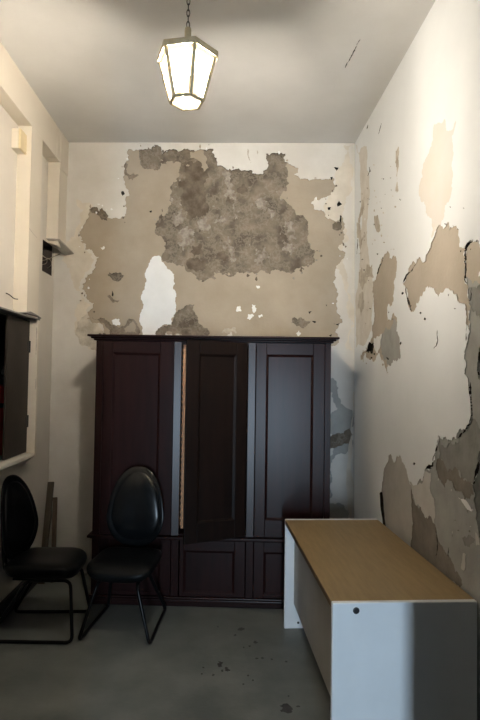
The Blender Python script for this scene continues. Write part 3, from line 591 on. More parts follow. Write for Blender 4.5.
    ('lime', None, 0.8, [(0.456, 3.287), (0.467, 3.280), (0.458, 3.271), (0.444, 3.275), (0.445, 3.281)]),
    ('brown', None, 0.8, [(0.799, 2.786), (0.808, 2.793), (0.816, 2.789), (0.819, 2.782), (0.814, 2.775), (0.804, 2.772), (0.798, 2.779)]),
    ('brown', None, 0.8, [(0.510, 3.294), (0.508, 3.289), (0.505, 3.286), (0.500, 3.287), (0.500, 3.293), (0.505, 3.296)]),
    ('lime', None, 0.8, [(0.770, 2.752), (0.781, 2.747), (0.779, 2.742), (0.775, 2.738), (0.758, 2.737), (0.755, 2.743), (0.758, 2.749)]),
    ('brown', None, 0.8, [(0.634, 2.640), (0.626, 2.644), (0.620, 2.659), (0.632, 2.674), (0.641, 2.660), (0.645, 2.645)]),
    ('brown', None, 0.8, [(0.470, 3.491), (0.471, 3.498), (0.477, 3.503), (0.486, 3.499), (0.485, 3.493), (0.479, 3.488)]),
    ('brown', None, 0.8, [(0.763, 2.829), (0.775, 2.831), (0.779, 2.828), (0.778, 2.825), (0.771, 2.823), (0.763, 2.826)]),
    ('brown', None, 0.8, [(-0.640, 3.022), (-0.644, 3.048), (-0.634, 3.068), (-0.622, 3.049), (-0.625, 3.026)]),
    ('lime', None, 0.8, [(0.234, 2.613), (0.239, 2.630), (0.251, 2.622), (0.251, 2.611), (0.243, 2.601)]),
    ('lime', 'render', 0.8, [(0.198, 3.223), (0.195, 3.236), (0.197, 3.249), (0.201, 3.250), (0.205, 3.241), (0.205, 3.230), (0.201, 3.225)]),
    ('lime', 'render', 0.8, [(-0.209, 3.132), (-0.201, 3.122), (-0.197, 3.098), (-0.202, 3.085), (-0.217, 3.083), (-0.227, 3.102), (-0.216, 3.121)]),
    ('brown', 'render', 0.8, [(-0.093, 2.943), (-0.083, 2.946), (-0.076, 2.942), (-0.079, 2.936), (-0.094, 2.937)]),
    ('brown', 'render', 0.8, [(-0.072, 2.921), (-0.062, 2.921), (-0.056, 2.909), (-0.068, 2.897), (-0.079, 2.907)]),
    ('lime', 'render', 0.8, [(-0.242, 2.675), (-0.254, 2.679), (-0.251, 2.686), (-0.243, 2.691), (-0.237, 2.684)]),
    ('lime', 'render', 0.8, [(-0.482, 2.715), (-0.480, 2.722), (-0.469, 2.723), (-0.455, 2.723), (-0.454, 2.716), (-0.461, 2.708), (-0.474, 2.712)]),
    ('brown', 'render', 0.8, [(-0.264, 3.028), (-0.255, 3.016), (-0.255, 2.997), (-0.259, 2.986), (-0.267, 2.998)]),
    ('lime', 'render', 0.8, [(0.556, 2.546), (0.551, 2.548), (0.548, 2.557), (0.560, 2.560), (0.571, 2.558), (0.574, 2.550), (0.575, 2.542)]),
    ('brown', 'render', 0.8, [(-0.117, 3.299), (-0.111, 3.294), (-0.112, 3.275), (-0.116, 3.270), (-0.121, 3.274), (-0.121, 3.290)]),
    ('lime', 'render', 0.8, [(-0.266, 2.716), (-0.270, 2.697), (-0.287, 2.704), (-0.294, 2.712), (-0.289, 2.733), (-0.281, 2.734), (-0.266, 2.734)]),
    ('lime', 'render', 0.8, [(-0.473, 3.387), (-0.486, 3.386), (-0.495, 3.392), (-0.495, 3.397), (-0.486, 3.400), (-0.478, 3.400), (-0.472, 3.394)]),
    ('lime', 'render', 0.8, [(0.377, 2.693), (0.366, 2.692), (0.366, 2.702), (0.369, 2.707), (0.377, 2.713), (0.382, 2.706), (0.382, 2.698)]),
    ('lime', 'render', 0.8, [(-0.446, 3.235), (-0.443, 3.248), (-0.419, 3.251), (-0.420, 3.233), (-0.431, 3.220)]),
    ('lime', 'render', 0.8, [(-0.073, 3.135), (-0.067, 3.137), (-0.063, 3.111), (-0.069, 3.099), (-0.076, 3.095), (-0.081, 3.114), (-0.080, 3.132)]),
    ('brown', 'render', 0.8, [(-0.155, 3.308), (-0.162, 3.298), (-0.178, 3.303), (-0.172, 3.322), (-0.160, 3.332)]),
    ('lime', 'render', 0.8, [(-0.583, 2.633), (-0.600, 2.648), (-0.589, 2.669), (-0.568, 2.658), (-0.565, 2.641)]),
    ('brown', 'render', 0.8, [(-0.002, 3.303), (0.005, 3.291), (0.003, 3.277), (-0.005, 3.276), (-0.005, 3.289)]),
    ('lime', 'render', 0.8, [(-0.144, 3.227), (-0.130, 3.222), (-0.132, 3.213), (-0.149, 3.210), (-0.155, 3.219)]),
    ('lime', 'render', 0.8, [(0.302, 3.184), (0.303, 3.162), (0.299, 3.151), (0.294, 3.165), (0.294, 3.179), (0.294, 3.190), (0.300, 3.191)]),
    ('lime', 'render', 0.8, [(0.444, 2.981), (0.448, 2.987), (0.455, 2.981), (0.452, 2.968), (0.445, 2.969)]),
    ('lime', 'render', 0.8, [(-0.238, 3.400), (-0.225, 3.393), (-0.235, 3.386), (-0.248, 3.388), (-0.251, 3.397)]),
    ('brown', 'render', 0.8, [(0.190, 2.915), (0.192, 2.947), (0.197, 2.951), (0.203, 2.926), (0.197, 2.911)]),
    ('lime', 'render', 0.8, [(0.183, 3.390), (0.175, 3.387), (0.165, 3.385), (0.160, 3.391), (0.167, 3.393), (0.179, 3.395)]),
    ('lime', 'render', 0.8, [(-0.112, 2.505), (-0.112, 2.520), (-0.112, 2.533), (-0.107, 2.543), (-0.104, 2.531), (-0.101, 2.517), (-0.105, 2.506)]),
    ('lime', 'render', 0.8, [(0.190, 2.651), (0.191, 2.630), (0.170, 2.627), (0.157, 2.640), (0.169, 2.655)]),
    ('brown', 'render', 0.8, [(-0.494, 3.562), (-0.484, 3.552), (-0.481, 3.522), (-0.494, 3.519), (-0.499, 3.542)]),
    ('brown', 'render', 0.8, [(0.173, 2.977), (0.169, 2.970), (0.164, 2.977), (0.162, 2.984), (0.167, 2.992), (0.173, 2.990), (0.175, 2.983)]),
    ('brown', 'render', 0.8, [(0.038, 3.212), (0.045, 3.223), (0.050, 3.211), (0.050, 3.193), (0.041, 3.193)]),
    ('lime', 'render', 0.8, [(0.659, 2.720), (0.644, 2.728), (0.651, 2.739), (0.667, 2.744), (0.673, 2.736), (0.671, 2.722)]),
    ('brown', 'render', 0.8, [(0.479, 3.392), (0.473, 3.386), (0.463, 3.390), (0.460, 3.395), (0.462, 3.399), (0.471, 3.400), (0.477, 3.399)]),
    ('lime', 'render', 0.8, [(0.237, 2.822), (0.235, 2.836), (0.239, 2.844), (0.251, 2.843), (0.251, 2.834), (0.249, 2.819)]),
    ('brown', 'render', 0.8, [(0.362, 2.788), (0.363, 2.784), (0.353, 2.782), (0.348, 2.786), (0.351, 2.790)]),
    ('lime', 'render', 0.8, [(-0.518, 2.653), (-0.510, 2.650), (-0.524, 2.645), (-0.535, 2.647), (-0.546, 2.651), (-0.542, 2.655), (-0.526, 2.657)]),
    ('lime', 'render', 0.8, [(-0.229, 3.074), (-0.229, 3.080), (-0.222, 3.083), (-0.219, 3.078), (-0.221, 3.073)]),
    ('lime', 'render', 0.8, [(0.494, 2.829), (0.496, 2.835), (0.501, 2.839), (0.514, 2.841), (0.520, 2.836), (0.519, 2.828), (0.509, 2.825)]),
    ('lime', 'render', 0.8, [(0.001, 3.285), (-0.008, 3.280), (-0.015, 3.286), (-0.014, 3.295), (-0.002, 3.294)]),
    ('lime', 'render', 0.8, [(0.260, 2.699), (0.246, 2.710), (0.249, 2.722), (0.264, 2.728), (0.273, 2.731), (0.275, 2.714), (0.273, 2.705)]),
    ('lime', 'render', 0.8, [(0.117, 3.078), (0.125, 3.069), (0.126, 3.063), (0.113, 3.061), (0.104, 3.062), (0.095, 3.068), (0.106, 3.075)]),
    ('lime', 'render', 0.8, [(0.074, 2.572), (0.069, 2.599), (0.073, 2.630), (0.079, 2.637), (0.085, 2.607), (0.082, 2.583)]),
    ('lime', 'render', 0.8, [(0.099, 3.194), (0.104, 3.192), (0.105, 3.186), (0.105, 3.177), (0.099, 3.172), (0.095, 3.184)]),
    ('brown', 'render', 0.8, [(0.669, 2.681), (0.673, 2.693), (0.692, 2.692), (0.701, 2.684), (0.688, 2.678)]),
    ('lime', 'render', 0.8, [(-0.182, 2.945), (-0.172, 2.944), (-0.169, 2.937), (-0.176, 2.932), (-0.188, 2.933), (-0.192, 2.936), (-0.197, 2.944)]),
    ('lime', 'render', 0.8, [(-0.414, 2.825), (-0.415, 2.850), (-0.397, 2.850), (-0.393, 2.837), (-0.399, 2.820)]),
    ('lime', 'render', 0.8, [(-0.333, 2.509), (-0.330, 2.503), (-0.341, 2.497), (-0.355, 2.499), (-0.362, 2.506), (-0.350, 2.512)]),
    ('lime', 'render', 0.8, [(0.174, 2.884), (0.180, 2.890), (0.186, 2.886), (0.184, 2.874), (0.177, 2.873)]),
    ('lime', 'render', 0.8, [(0.133, 2.618), (0.126, 2.616), (0.111, 2.616), (0.117, 2.620), (0.122, 2.623), (0.132, 2.624), (0.144, 2.621)]),
    ('lime', 'render', 0.8, [(-0.097, 3.124), (-0.106, 3.113), (-0.119, 3.130), (-0.113, 3.149), (-0.101, 3.155), (-0.094, 3.140)]),
    ('brown', 'render', 0.8, [(0.289, 2.858), (0.293, 2.872), (0.303, 2.875), (0.309, 2.870), (0.309, 2.857), (0.306, 2.849), (0.296, 2.853)]),
    ('lime', 'render', 0.8, [(0.871, 2.781), (0.867, 2.780), (0.864, 2.781), (0.865, 2.784), (0.871, 2.784)]),
    ('lime', 'render', 0.8, [(0.052, 3.130), (0.057, 3.127), (0.058, 3.109), (0.053, 3.100), (0.049, 3.113)]),
    ('lime', 'render', 0.8, [(-0.250, 2.679), (-0.263, 2.677), (-0.265, 2.685), (-0.260, 2.694), (-0.249, 2.688)]),
    ('brown', 'render', 0.8, [(0.737, 2.526), (0.722, 2.515), (0.712, 2.523), (0.707, 2.542), (0.722, 2.550), (0.732, 2.546)]),
    ('brown', 'render', 0.8, [(0.798, 3.324), (0.789, 3.319), (0.787, 3.341), (0.794, 3.350), (0.803, 3.338)]),
    ('lime', 'render', 0.8, [(0.459, 2.496), (0.446, 2.497), (0.439, 2.505), (0.446, 2.513), (0.462, 2.513)]),
    ('brown', 'render', 0.8, [(0.049, 3.082), (0.037, 3.078), (0.035, 3.095), (0.046, 3.101), (0.051, 3.092)]),
    ('lime', 'render', 0.8, [(-0.676, 3.577), (-0.685, 3.577), (-0.685, 3.593), (-0.683, 3.600), (-0.672, 3.606), (-0.668, 3.593), (-0.666, 3.577)]),
    ('lime', 'render', 0.8, [(-0.279, 3.002), (-0.288, 3.006), (-0.289, 3.014), (-0.286, 3.022), (-0.277, 3.019), (-0.272, 3.016), (-0.271, 3.006)]),
    ('brown', 'render', 0.8, [(0.361, 3.163), (0.357, 3.160), (0.349, 3.161), (0.344, 3.162), (0.343, 3.164), (0.351, 3.166), (0.356, 3.166)]),
    ('brown', 'render', 0.8, [(0.120, 2.825), (0.116, 2.827), (0.113, 2.831), (0.114, 2.839), (0.118, 2.842), (0.122, 2.835)]),
    ('lime', 'render', 0.8, [(-0.249, 3.229), (-0.254, 3.226), (-0.262, 3.224), (-0.269, 3.225), (-0.273, 3.229), (-0.262, 3.231)]),
]
RIGHT_PATCHES = [
    ('cream', None, 0.6, [(4.643, 3.779), (4.263, 3.588), (4.162, 3.194), (4.244, 2.820), (4.086, 2.471), (4.106, 2.089), (4.349, 1.980), (4.588, 1.977)]),
    ('warmpaint', None, 1, [(2.888, 3.090), (2.803, 3.083), (2.599, 2.995), (2.634, 2.860), (2.646, 2.712), (2.734, 2.614), (2.787, 2.520), (2.913, 2.490), (2.975, 2.636), (3.071, 2.753), (3.105, 2.847), (3.040, 2.946)]),
    ('stain', None, 1, [(4.415, 3.207), (4.317, 3.191), (4.412, 3.072), (4.477, 2.982), (4.548, 3.019)]),
    ('stain', None, 1.4, [(4.567, 3.059), (4.442, 2.972), (4.277, 2.877), (4.372, 2.853), (4.545, 2.914)]),
    ('stain', None, 0.8, [(3.529, 3.235), (3.465, 3.234), (3.463, 3.114), (3.471, 2.945), (3.535, 2.967), (3.505, 3.097)]),
    ('stain', None, 0.8, [(4.040, 2.952), (3.903, 2.866), (3.875, 2.799), (4.010, 2.851)]),
    ('stain', None, 1, [(4.501, 2.614), (4.089, 2.595), (4.058, 2.481), (4.266, 2.472), (4.499, 2.546)]),
    ('stain', None, 1, [(4.495, 2.418), (4.361, 2.422), (4.325, 2.303), (4.422, 2.233), (4.526, 2.296)]),
    ('plaster', None, 1, [(3.670, 2.584), (3.522, 2.521), (3.537, 2.384), (3.582, 2.233), (3.699, 2.220), (3.701, 2.109), (3.621, 2.121), (3.564, 2.161), (3.500, 2.095), (3.514, 2.026), (3.438, 1.935), (3.424, 1.846), (3.511, 1.826), (3.691, 1.820), (3.706, 1.744), (3.731, 1.780), (3.856, 1.858), (3.967, 1.891), (4.130, 1.867), (4.428, 1.853), (4.429, 1.911), (4.284, 1.937), (4.133, 1.999), (4.076, 2.041), (4.078, 2.125), (4.054, 2.300), (4.058, 2.466), (3.961, 2.493), (3.810, 2.586)]),
    ('grey', 'plaster', 1, [(3.809, 2.041), (3.688, 2.052), (3.576, 2.123), (3.489, 2.087), (3.466, 1.935), (3.404, 1.836), (3.707, 1.804), (3.805, 1.849), (3.884, 1.960)]),
    ('white', None, 0.6, [(4.047, 2.023), (3.834, 2.036), (3.883, 1.939), (3.935, 1.905), (4.017, 1.931)]),
    ('gap', None, 1, [(4.284, 1.937), (4.133, 1.991), (4.046, 1.963), (4.102, 1.897), (4.221, 1.918)]),
    ('plaster', None, 1, [(2.837, 2.529), (2.777, 2.517), (2.695, 2.517), (2.682, 2.470), (2.597, 2.466), (2.576, 2.411), (2.568, 2.366), (2.543, 2.350), (2.510, 2.332), (2.518, 2.196), (2.473, 2.152), (2.463, 2.075), (2.457, 2.047), (2.471, 2.010), (2.473, 1.945), (2.495, 2.031), (2.561, 2.083), (2.601, 2.134), (2.637, 2.140), (2.709, 2.177), (2.825, 2.153), (2.911, 2.219), (3.018, 2.211), (3.089, 2.191), (3.166, 2.155), (3.142, 2.146), (3.237, 2.122), (3.299, 2.212), (3.341, 2.282), (3.391, 2.327), (3.287, 2.369), (3.157, 2.399), (3.101, 2.430), (3.019, 2.380), (2.958, 2.428), (2.913, 2.467)]),
    ('grey', None, 1, [(2.510, 2.346), (2.452, 2.360), (2.421, 2.343), (2.361, 2.319), (2.332, 2.270), (2.338, 2.212), (2.374, 2.178), (2.338, 2.141), (2.318, 2.055), (2.314, 2.005), (2.323, 1.932), (2.305, 1.865), (2.269, 1.629), (2.135, 1.476), (2.139, 0.075), (2.400, -0.123), (2.871, 0.601), (3.291, 0.642), (3.297, 1.050), (3.233, 1.099), (3.138, 1.097), (3.009, 1.216), (2.911, 1.252), (2.862, 1.339), (2.825, 1.423), (2.794, 1.407), (2.709, 1.405), (2.606, 1.428), (2.504, 1.486), (2.451, 1.530), (2.455, 1.567), (2.447, 1.588), (2.478, 1.694), (2.505, 1.802), (2.486, 1.890), (2.473, 1.991), (2.463, 2.055), (2.473, 2.145), (2.517, 2.191)]),
    ('plaster', 'grey', 1, [(2.506, 2.341), (2.432, 2.355), (2.361, 2.310), (2.332, 2.270), (2.338, 2.212), (2.374, 2.178), (2.352, 2.147), (2.442, 2.154), (2.506, 2.198)]),
    ('grey2', 'grey', 1, [(2.381, 2.139), (2.333, 2.139), (2.318, 2.058), (2.323, 2.010), (2.401, 2.002), (2.452, 2.081), (2.452, 2.137)]),
    ('render', None, 1, [(2.337, 1.902), (2.361, 1.868), (2.388, 1.825), (2.396, 1.749), (2.381, 1.713), (2.323, 1.727), (2.216, 1.731), (2.216, 1.922), (2.305, 1.908)]),
    ('render', None, 1, [(2.305, 1.542), (2.342, 1.474), (2.371, 1.405), (2.401, 1.345), (2.451, 1.235), (2.441, 1.170), (2.415, 1.087), (2.391, 1.019), (2.352, 0.931), (2.324, 0.855), (2.288, 0.785), (2.062, 0.802), (2.058, 1.561)]),
    ('grey2', 'grey', 1, [(2.462, 1.530), (2.352, 1.468), (2.401, 1.347), (2.451, 1.240), (2.548, 1.244), (2.617, 1.280), (2.727, 1.244), (2.779, 1.278), (2.862, 1.281), (2.821, 1.397), (2.715, 1.389), (2.594, 1.413)]),
    ('browner', None, 1, [(2.862, 1.281), (2.773, 1.284), (2.727, 1.244), (2.617, 1.280), (2.548, 1.244), (2.451, 1.235), (2.441, 1.192), (2.559, 1.179), (2.677, 1.211), (2.740, 1.191), (2.765, 1.143), (2.806, 1.191), (2.875, 1.231)]),
    ('browner', 'grey', 1, [(3.242, 1.073), (3.170, 0.977), (3.087, 0.985), (3.022, 0.939), (2.961, 0.971), (2.888, 0.942), (2.873, 0.925), (2.845, 0.870), (2.738, 0.832), (2.639, 0.777), (2.558, 0.746), (2.789, 0.633), (3.291, 0.618)]),
    ('grey', None, 0.5, [(2.873, 0.930), (2.845, 0.870), (2.777, 0.850), (2.725, 0.826), (2.713, 0.870), (2.675, 0.823), (2.791, 0.938)]),
    ('lightgrey', None, 0.7, [(3.266, 1.099), (3.138, 1.100), (3.009, 1.208), (2.933, 1.205), (2.947, 1.110), (2.874, 0.994), (2.888, 0.942), (2.961, 0.971), (3.022, 0.939), (3.087, 0.985), (3.170, 0.977)]),
    ('stoneplaster', None, 0.8, [(3.673, 1.197), (3.443, 1.230), (3.323, 1.163), (3.247, 1.075), (3.219, 0.642), (3.756, 0.599), (3.808, 0.723), (3.848, 0.854), (3.813, 0.995), (3.742, 1.114)]),
    ('gap', None, 0.3, [(3.887, 0.895), (3.837, 0.913), (3.797, 0.796), (3.734, 0.674), (3.807, 0.682), (3.859, 0.781)]),
    ('white', None, 0.5, [(2.587, 1.151), (2.537, 1.153), (2.441, 1.120), (2.472, 1.117), (2.536, 1.134)]),
    ('lightgrey', None, 0.5, [(2.547, 0.898), (2.514, 0.904), (2.536, 0.819), (2.569, 0.821)]),
    ('lightgrey', None, 0.5, [(2.425, 1.031), (2.400, 1.025), (2.381, 0.987), (2.410, 0.973)]),
    ('grey2', None, 0.6, [(2.558, 0.965), (2.472, 1.004), (2.430, 0.994), (2.482, 0.946), (2.536, 0.939)]),
    ('gap', None, 0.5, [(2.428, 2.357), (2.469, 2.355), (2.509, 2.339), (2.517, 2.296), (2.516, 2.243), (2.525, 2.201), (2.489, 2.166), (2.483, 2.166), (2.508, 2.199), (2.500, 2.239), (2.500, 2.291), (2.492, 2.333), (2.457, 2.347), (2.425, 2.354)]),
    ('gap', None, 0.5, [(2.457, 2.142), (2.459, 2.110), (2.468, 2.079), (2.465, 2.079), (2.449, 2.109), (2.454, 2.142)]),
    ('gap', None, 0.5, [(2.334, 1.898), (2.365, 1.869), (2.389, 1.825), (2.398, 1.749), (2.382, 1.713), (2.380, 1.714), (2.391, 1.749), (2.382, 1.825), (2.358, 1.868), (2.332, 1.897)]),
    ('gap', None, 0.5, [(2.339, 1.474), (2.370, 1.410), (2.401, 1.348), (2.447, 1.241), (2.445, 1.241), (2.394, 1.348), (2.363, 1.410), (2.336, 1.474)]),
    ('gap', None, 0.5, [(3.338, 2.285), (3.310, 2.214), (3.239, 2.128), (3.234, 2.128), (3.295, 2.213), (3.333, 2.284)]),
    ('gap', None, 0.5, [(3.823, 2.589), (3.893, 2.547), (3.965, 2.494), (3.958, 2.492), (3.873, 2.541), (3.817, 2.587)]),
    ('gap', None, 0.5, [(3.170, 2.401), (3.292, 2.373), (3.387, 2.328), (3.383, 2.327), (3.282, 2.368), (3.167, 2.399)]),
    ('gap', None, 0.5, [(2.471, 1.704), (2.455, 1.599), (2.457, 1.539), (2.507, 1.487), (2.606, 1.429), (2.605, 1.429), (2.502, 1.486), (2.450, 1.539), (2.448, 1.599), (2.468, 1.704)]),
    ('gap', None, 0.5, [(2.829, 1.417), (2.866, 1.339), (2.915, 1.252), (3.010, 1.217), (3.008, 1.216), (2.908, 1.252), (2.858, 1.339), (2.826, 1.417)]),
    ('gap', None, 0.5, [(2.889, 0.921), (2.870, 0.837), (2.888, 0.773), (2.885, 0.774), (2.861, 0.839), (2.886, 0.922)]),
    ('gap', None, 0.5, [(2.714, 0.875), (2.729, 0.826), (2.769, 0.828), (2.771, 0.826), (2.721, 0.826), (2.711, 0.875)]),
    ('gap', None, 0.5, [(4.188, 3.387), (4.172, 3.350), (4.232, 3.332), (4.220, 3.326), (4.135, 3.334), (4.175, 3.382)]),
    ('gap', None, 0.5, [(4.539, 2.904), (4.556, 2.849), (4.574, 2.784), (4.564, 2.781), (4.529, 2.842), (4.529, 2.902)]),
    ('gap', None, 0.5, [(4.225, 3.742), (4.249, 3.737), (4.256, 3.723), (4.247, 3.719), (4.223, 3.723), (4.216, 3.737)]),
    ('gap', None, 0.5, [(3.854, 3.580), (3.896, 3.556), (3.932, 3.534), (3.928, 3.532), (3.885, 3.550), (3.850, 3.578)]),
    ('gap', None, 0.5, [(2.490, 1.993), (2.495, 1.876), (2.494, 1.876), (2.488, 1.993)]),
    ('gap', None, 0.5, [(2.839, 1.977), (2.834, 1.924), (2.855, 1.893), (2.888, 1.882), (2.886, 1.881), (2.848, 1.892), (2.827, 1.923), (2.837, 1.977)]),
    ('gap', None, 0.5, [(2.286, 0.786), (2.321, 0.857), (2.341, 0.892), (2.344, 0.891), (2.327, 0.854), (2.289, 0.785)]),
    ('gap', None, 0.8, [(3.414, 2.265), (3.394, 2.269), (3.366, 2.260), (3.380, 2.252)]),
    ('gap', None, 0.8, [(3.037, 2.057), (3.020, 2.062), (2.996, 2.055), (3.008, 2.047)]),
    ('gap', None, 0.8, [(3.096, 2.099), (3.085, 2.102), (3.066, 2.097), (3.075, 2.091)]),
    ('gap', None, 0.8, [(2.629, 2.065), (2.622, 2.067), (2.610, 2.064), (2.616, 2.059)]),
    ('gap', None, 0.8, [(2.570, 2.337), (2.564, 2.338), (2.554, 2.334), (2.559, 2.331)]),
    ('gap', None, 0.8, [(3.460, 2.885), (3.443, 2.885), (3.419, 2.873), (3.431, 2.869)]),
    ('gap', None, 0.8, [(3.826, 3.156), (3.811, 3.156), (3.786, 3.143), (3.798, 3.140)]),
    ('gap', None, 0.8, [(3.654, 3.099), (3.642, 3.099), (3.621, 3.089), (3.631, 3.086)]),
    ('gap', None, 0.8, [(3.638, 3.010), (3.629, 3.011), (3.611, 3.002), (3.619, 2.999)]),
    ('gap', None, 0.8, [(3.973, 2.645), (3.957, 2.647), (3.930, 2.637), (3.942, 2.632)]),
    ('gap', None, 0.8, [(3.868, 2.958), (3.858, 2.959), (3.837, 2.950), (3.846, 2.947)]),
    ('gap', None, 0.8, [(3.462, 1.945), (3.440, 1.951), (3.409, 1.944), (3.425, 1.934)]),
    ('gap', None, 0.8, [(3.752, 1.858), (3.725, 1.865), (3.690, 1.858), (3.708, 1.847)]),
    ('gap', None, 0.8, [(4.160, 1.880), (4.136, 1.886), (4.101, 1.880), (4.118, 1.871)]),
    ('gap', None, 0.8, [(3.215, 1.212), (3.194, 1.223), (3.166, 1.222), (3.181, 1.209)]),
    ('gap', None, 0.8, [(2.680, 2.587), (2.673, 2.588), (2.660, 2.582), (2.666, 2.578)]),
    ('gap', None, 0.8, [(2.745, 2.519), (2.736, 2.520), (2.722, 2.513), (2.729, 2.509)]),
    ('gap', None, 0.8, [(2.525, 2.533), (2.520, 2.534), (2.510, 2.529), (2.514, 2.526)]),
    ('gap', None, 0.8, [(4.356, 2.602), (4.340, 2.604), (4.310, 2.595), (4.324, 2.590)]),
    ('stain', None, 0.8, [(4.261, 2.161), (4.255, 2.155), (4.279, 2.153), (4.299, 2.160), (4.293, 2.167)]),
    ('stain', None, 0.8, [(4.411, 3.253), (4.402, 3.254), (4.385, 3.245), (4.391, 3.236), (4.410, 3.241)]),
    ('white', None, 0.8, [(4.494, 2.639), (4.451, 2.635), (4.427, 2.626), (4.426, 2.621), (4.471, 2.630)]),
    ('white', None, 0.8, [(4.601, 2.480), (4.591, 2.489), (4.577, 2.482), (4.570, 2.467), (4.583, 2.461), (4.606, 2.467)]),
    ('white', None, 0.8, [(4.556, 3.387), (4.543, 3.381), (4.539, 3.375), (4.558, 3.380), (4.564, 3.387)]),
    ('stain', None, 0.8, [(4.370, 2.482), (4.377, 2.478), (4.392, 2.482), (4.392, 2.490), (4.375, 2.490)]),
    ('white', None, 0.8, [(4.108, 2.786), (4.104, 2.789), (4.092, 2.790), (4.075, 2.783), (4.068, 2.777), (4.081, 2.778)]),
    ('white', None, 0.8, [(4.231, 2.538), (4.224, 2.534), (4.232, 2.533), (4.257, 2.539), (4.250, 2.542)]),
    ('gap', None, 0.8, [(4.445, 3.200), (4.437, 3.194), (4.435, 3.188), (4.454, 3.191), (4.481, 3.203), (4.479, 3.207), (4.474, 3.208)]),
    ('white', None, 0.8, [(4.312, 2.894), (4.316, 2.888), (4.327, 2.889), (4.341, 2.893), (4.349, 2.899), (4.345, 2.902), (4.328, 2.901)]),
    ('gap', None, 0.8, [(4.150, 2.263), (4.122, 2.257), (4.122, 2.255), (4.151, 2.256), (4.166, 2.260), (4.174, 2.264)]),
    ('stain', None, 0.8, [(4.410, 2.496), (4.421, 2.498), (4.431, 2.500), (4.433, 2.504), (4.428, 2.506), (4.418, 2.506), (4.409, 2.500)]),
    ('stain', None, 0.8, [(4.214, 2.321), (4.201, 2.322), (4.193, 2.316), (4.198, 2.309), (4.212, 2.313)]),
    ('stain', None, 0.8, [(4.345, 3.098), (4.359, 3.103), (4.355, 3.104), (4.324, 3.094), (4.316, 3.090), (4.316, 3.088)]),
    ('stain', None, 0.8, [(4.479, 2.834), (4.503, 2.840), (4.490, 2.841), (4.478, 2.839), (4.442, 2.830), (4.438, 2.826), (4.445, 2.826)]),
    ('white', None, 0.8, [(4.372, 2.094), (4.381, 2.097), (4.366, 2.097), (4.338, 2.095), (4.343, 2.091)]),
    ('white', None, 0.8, [(4.331, 3.008), (4.324, 3.018), (4.309, 3.017), (4.272, 3.007), (4.267, 2.992), (4.296, 2.995)]),
    ('stain', None, 0.8, [(4.511, 2.774), (4.468, 2.766), (4.417, 2.754), (4.427, 2.753), (4.471, 2.762)]),
    ('stain', None, 0.8, [(4.264, 2.885), (4.255, 2.894), (4.242, 2.890), (4.242, 2.873), (4.253, 2.866)]),
    ('gap', None, 0.8, [(4.203, 3.093), (4.212, 3.092), (4.227, 3.098), (4.227, 3.106), (4.212, 3.101)]),
    ('gap', None, 0.8, [(4.354, 2.688), (4.356, 2.686), (4.395, 2.692), (4.412, 2.700), (4.386, 2.699)]),
    ('stain', None, 0.8, [(4.317, 2.845), (4.302, 2.835), (4.312, 2.830), (4.325, 2.831), (4.341, 2.840), (4.349, 2.847), (4.336, 2.849)]),
    ('stain', None, 0.8, [(4.241, 2.263), (4.214, 2.260), (4.215, 2.255), (4.235, 2.257), (4.259, 2.259), (4.269, 2.263), (4.259, 2.266)]),
    ('stain', None, 0.8, [(4.078, 2.456), (4.062, 2.452), (4.065, 2.448), (4.077, 2.451), (4.091, 2.455)]),
    ('stain', None, 0.8, [(4.564, 3.044), (4.543, 3.042), (4.510, 3.032), (4.509, 3.027), (4.531, 3.030)]),
    ('stain', None, 0.8, [(4.770, 3.449), (4.816, 3.466), (4.820, 3.473), (4.795, 3.467), (4.758, 3.453), (4.734, 3.438)]),
    ('stain', None, 0.8, [(3.974, 3.027), (3.976, 3.033), (3.965, 3.031), (3.960, 3.026), (3.964, 3.023)]),
    ('cream', None, 0.8, [(3.859, 2.830), (3.831, 2.824), (3.828, 2.818), (3.843, 2.819), (3.860, 2.826)]),
    ('stain', None, 0.8, [(4.000, 2.753), (4.025, 2.757), (4.045, 2.766), (4.035, 2.767), (4.013, 2.763), (3.987, 2.753)]),
    ('gap', None, 0.8, [(3.764, 3.021), (3.771, 3.025), (3.774, 3.028), (3.759, 3.024), (3.755, 3.021), (3.755, 3.019)]),
    ('stain', None, 0.8, [(3.632, 2.600), (3.620, 2.597), (3.611, 2.594), (3.622, 2.594), (3.634, 2.598), (3.638, 2.601)]),
    ('stain', None, 0.8, [(4.082, 2.752), (4.077, 2.745), (4.087, 2.745), (4.096, 2.749), (4.093, 2.752)]),
    ('stain', None, 0.8, [(3.877, 2.759), (3.863, 2.762), (3.845, 2.757), (3.832, 2.747), (3.838, 2.740), (3.863, 2.750)]),
    ('stain', None, 0.8, [(4.315, 2.888), (4.339, 2.896), (4.348, 2.903), (4.338, 2.908), (4.322, 2.907), (4.299, 2.895), (4.299, 2.888)]),
    ('gap', None, 0.8, [(4.235, 3.147), (4.211, 3.142), (4.180, 3.132), (4.171, 3.125), (4.202, 3.134)]),
    ('cream', None, 0.8, [(3.729, 2.715), (3.715, 2.713), (3.691, 2.706), (3.689, 2.704), (3.710, 2.709)]),
    ('cream', None, 0.8, [(3.585, 2.953), (3.578, 2.948), (3.578, 2.944), (3.587, 2.946), (3.607, 2.954), (3.605, 2.956), (3.598, 2.958)]),
    ('stain', None, 0.8, [(3.567, 2.589), (3.556, 2.581), (3.567, 2.578), (3.593, 2.587), (3.590, 2.592)]),
    ('stain', None, 0.8, [(3.625, 3.173), (3.623, 3.170), (3.629, 3.171), (3.648, 3.178), (3.647, 3.180), (3.643, 3.181)]),
    ('stain', None, 0.8, [(3.879, 3.009), (3.879, 3.006), (3.888, 3.006), (3.896, 3.012), (3.889, 3.015)]),
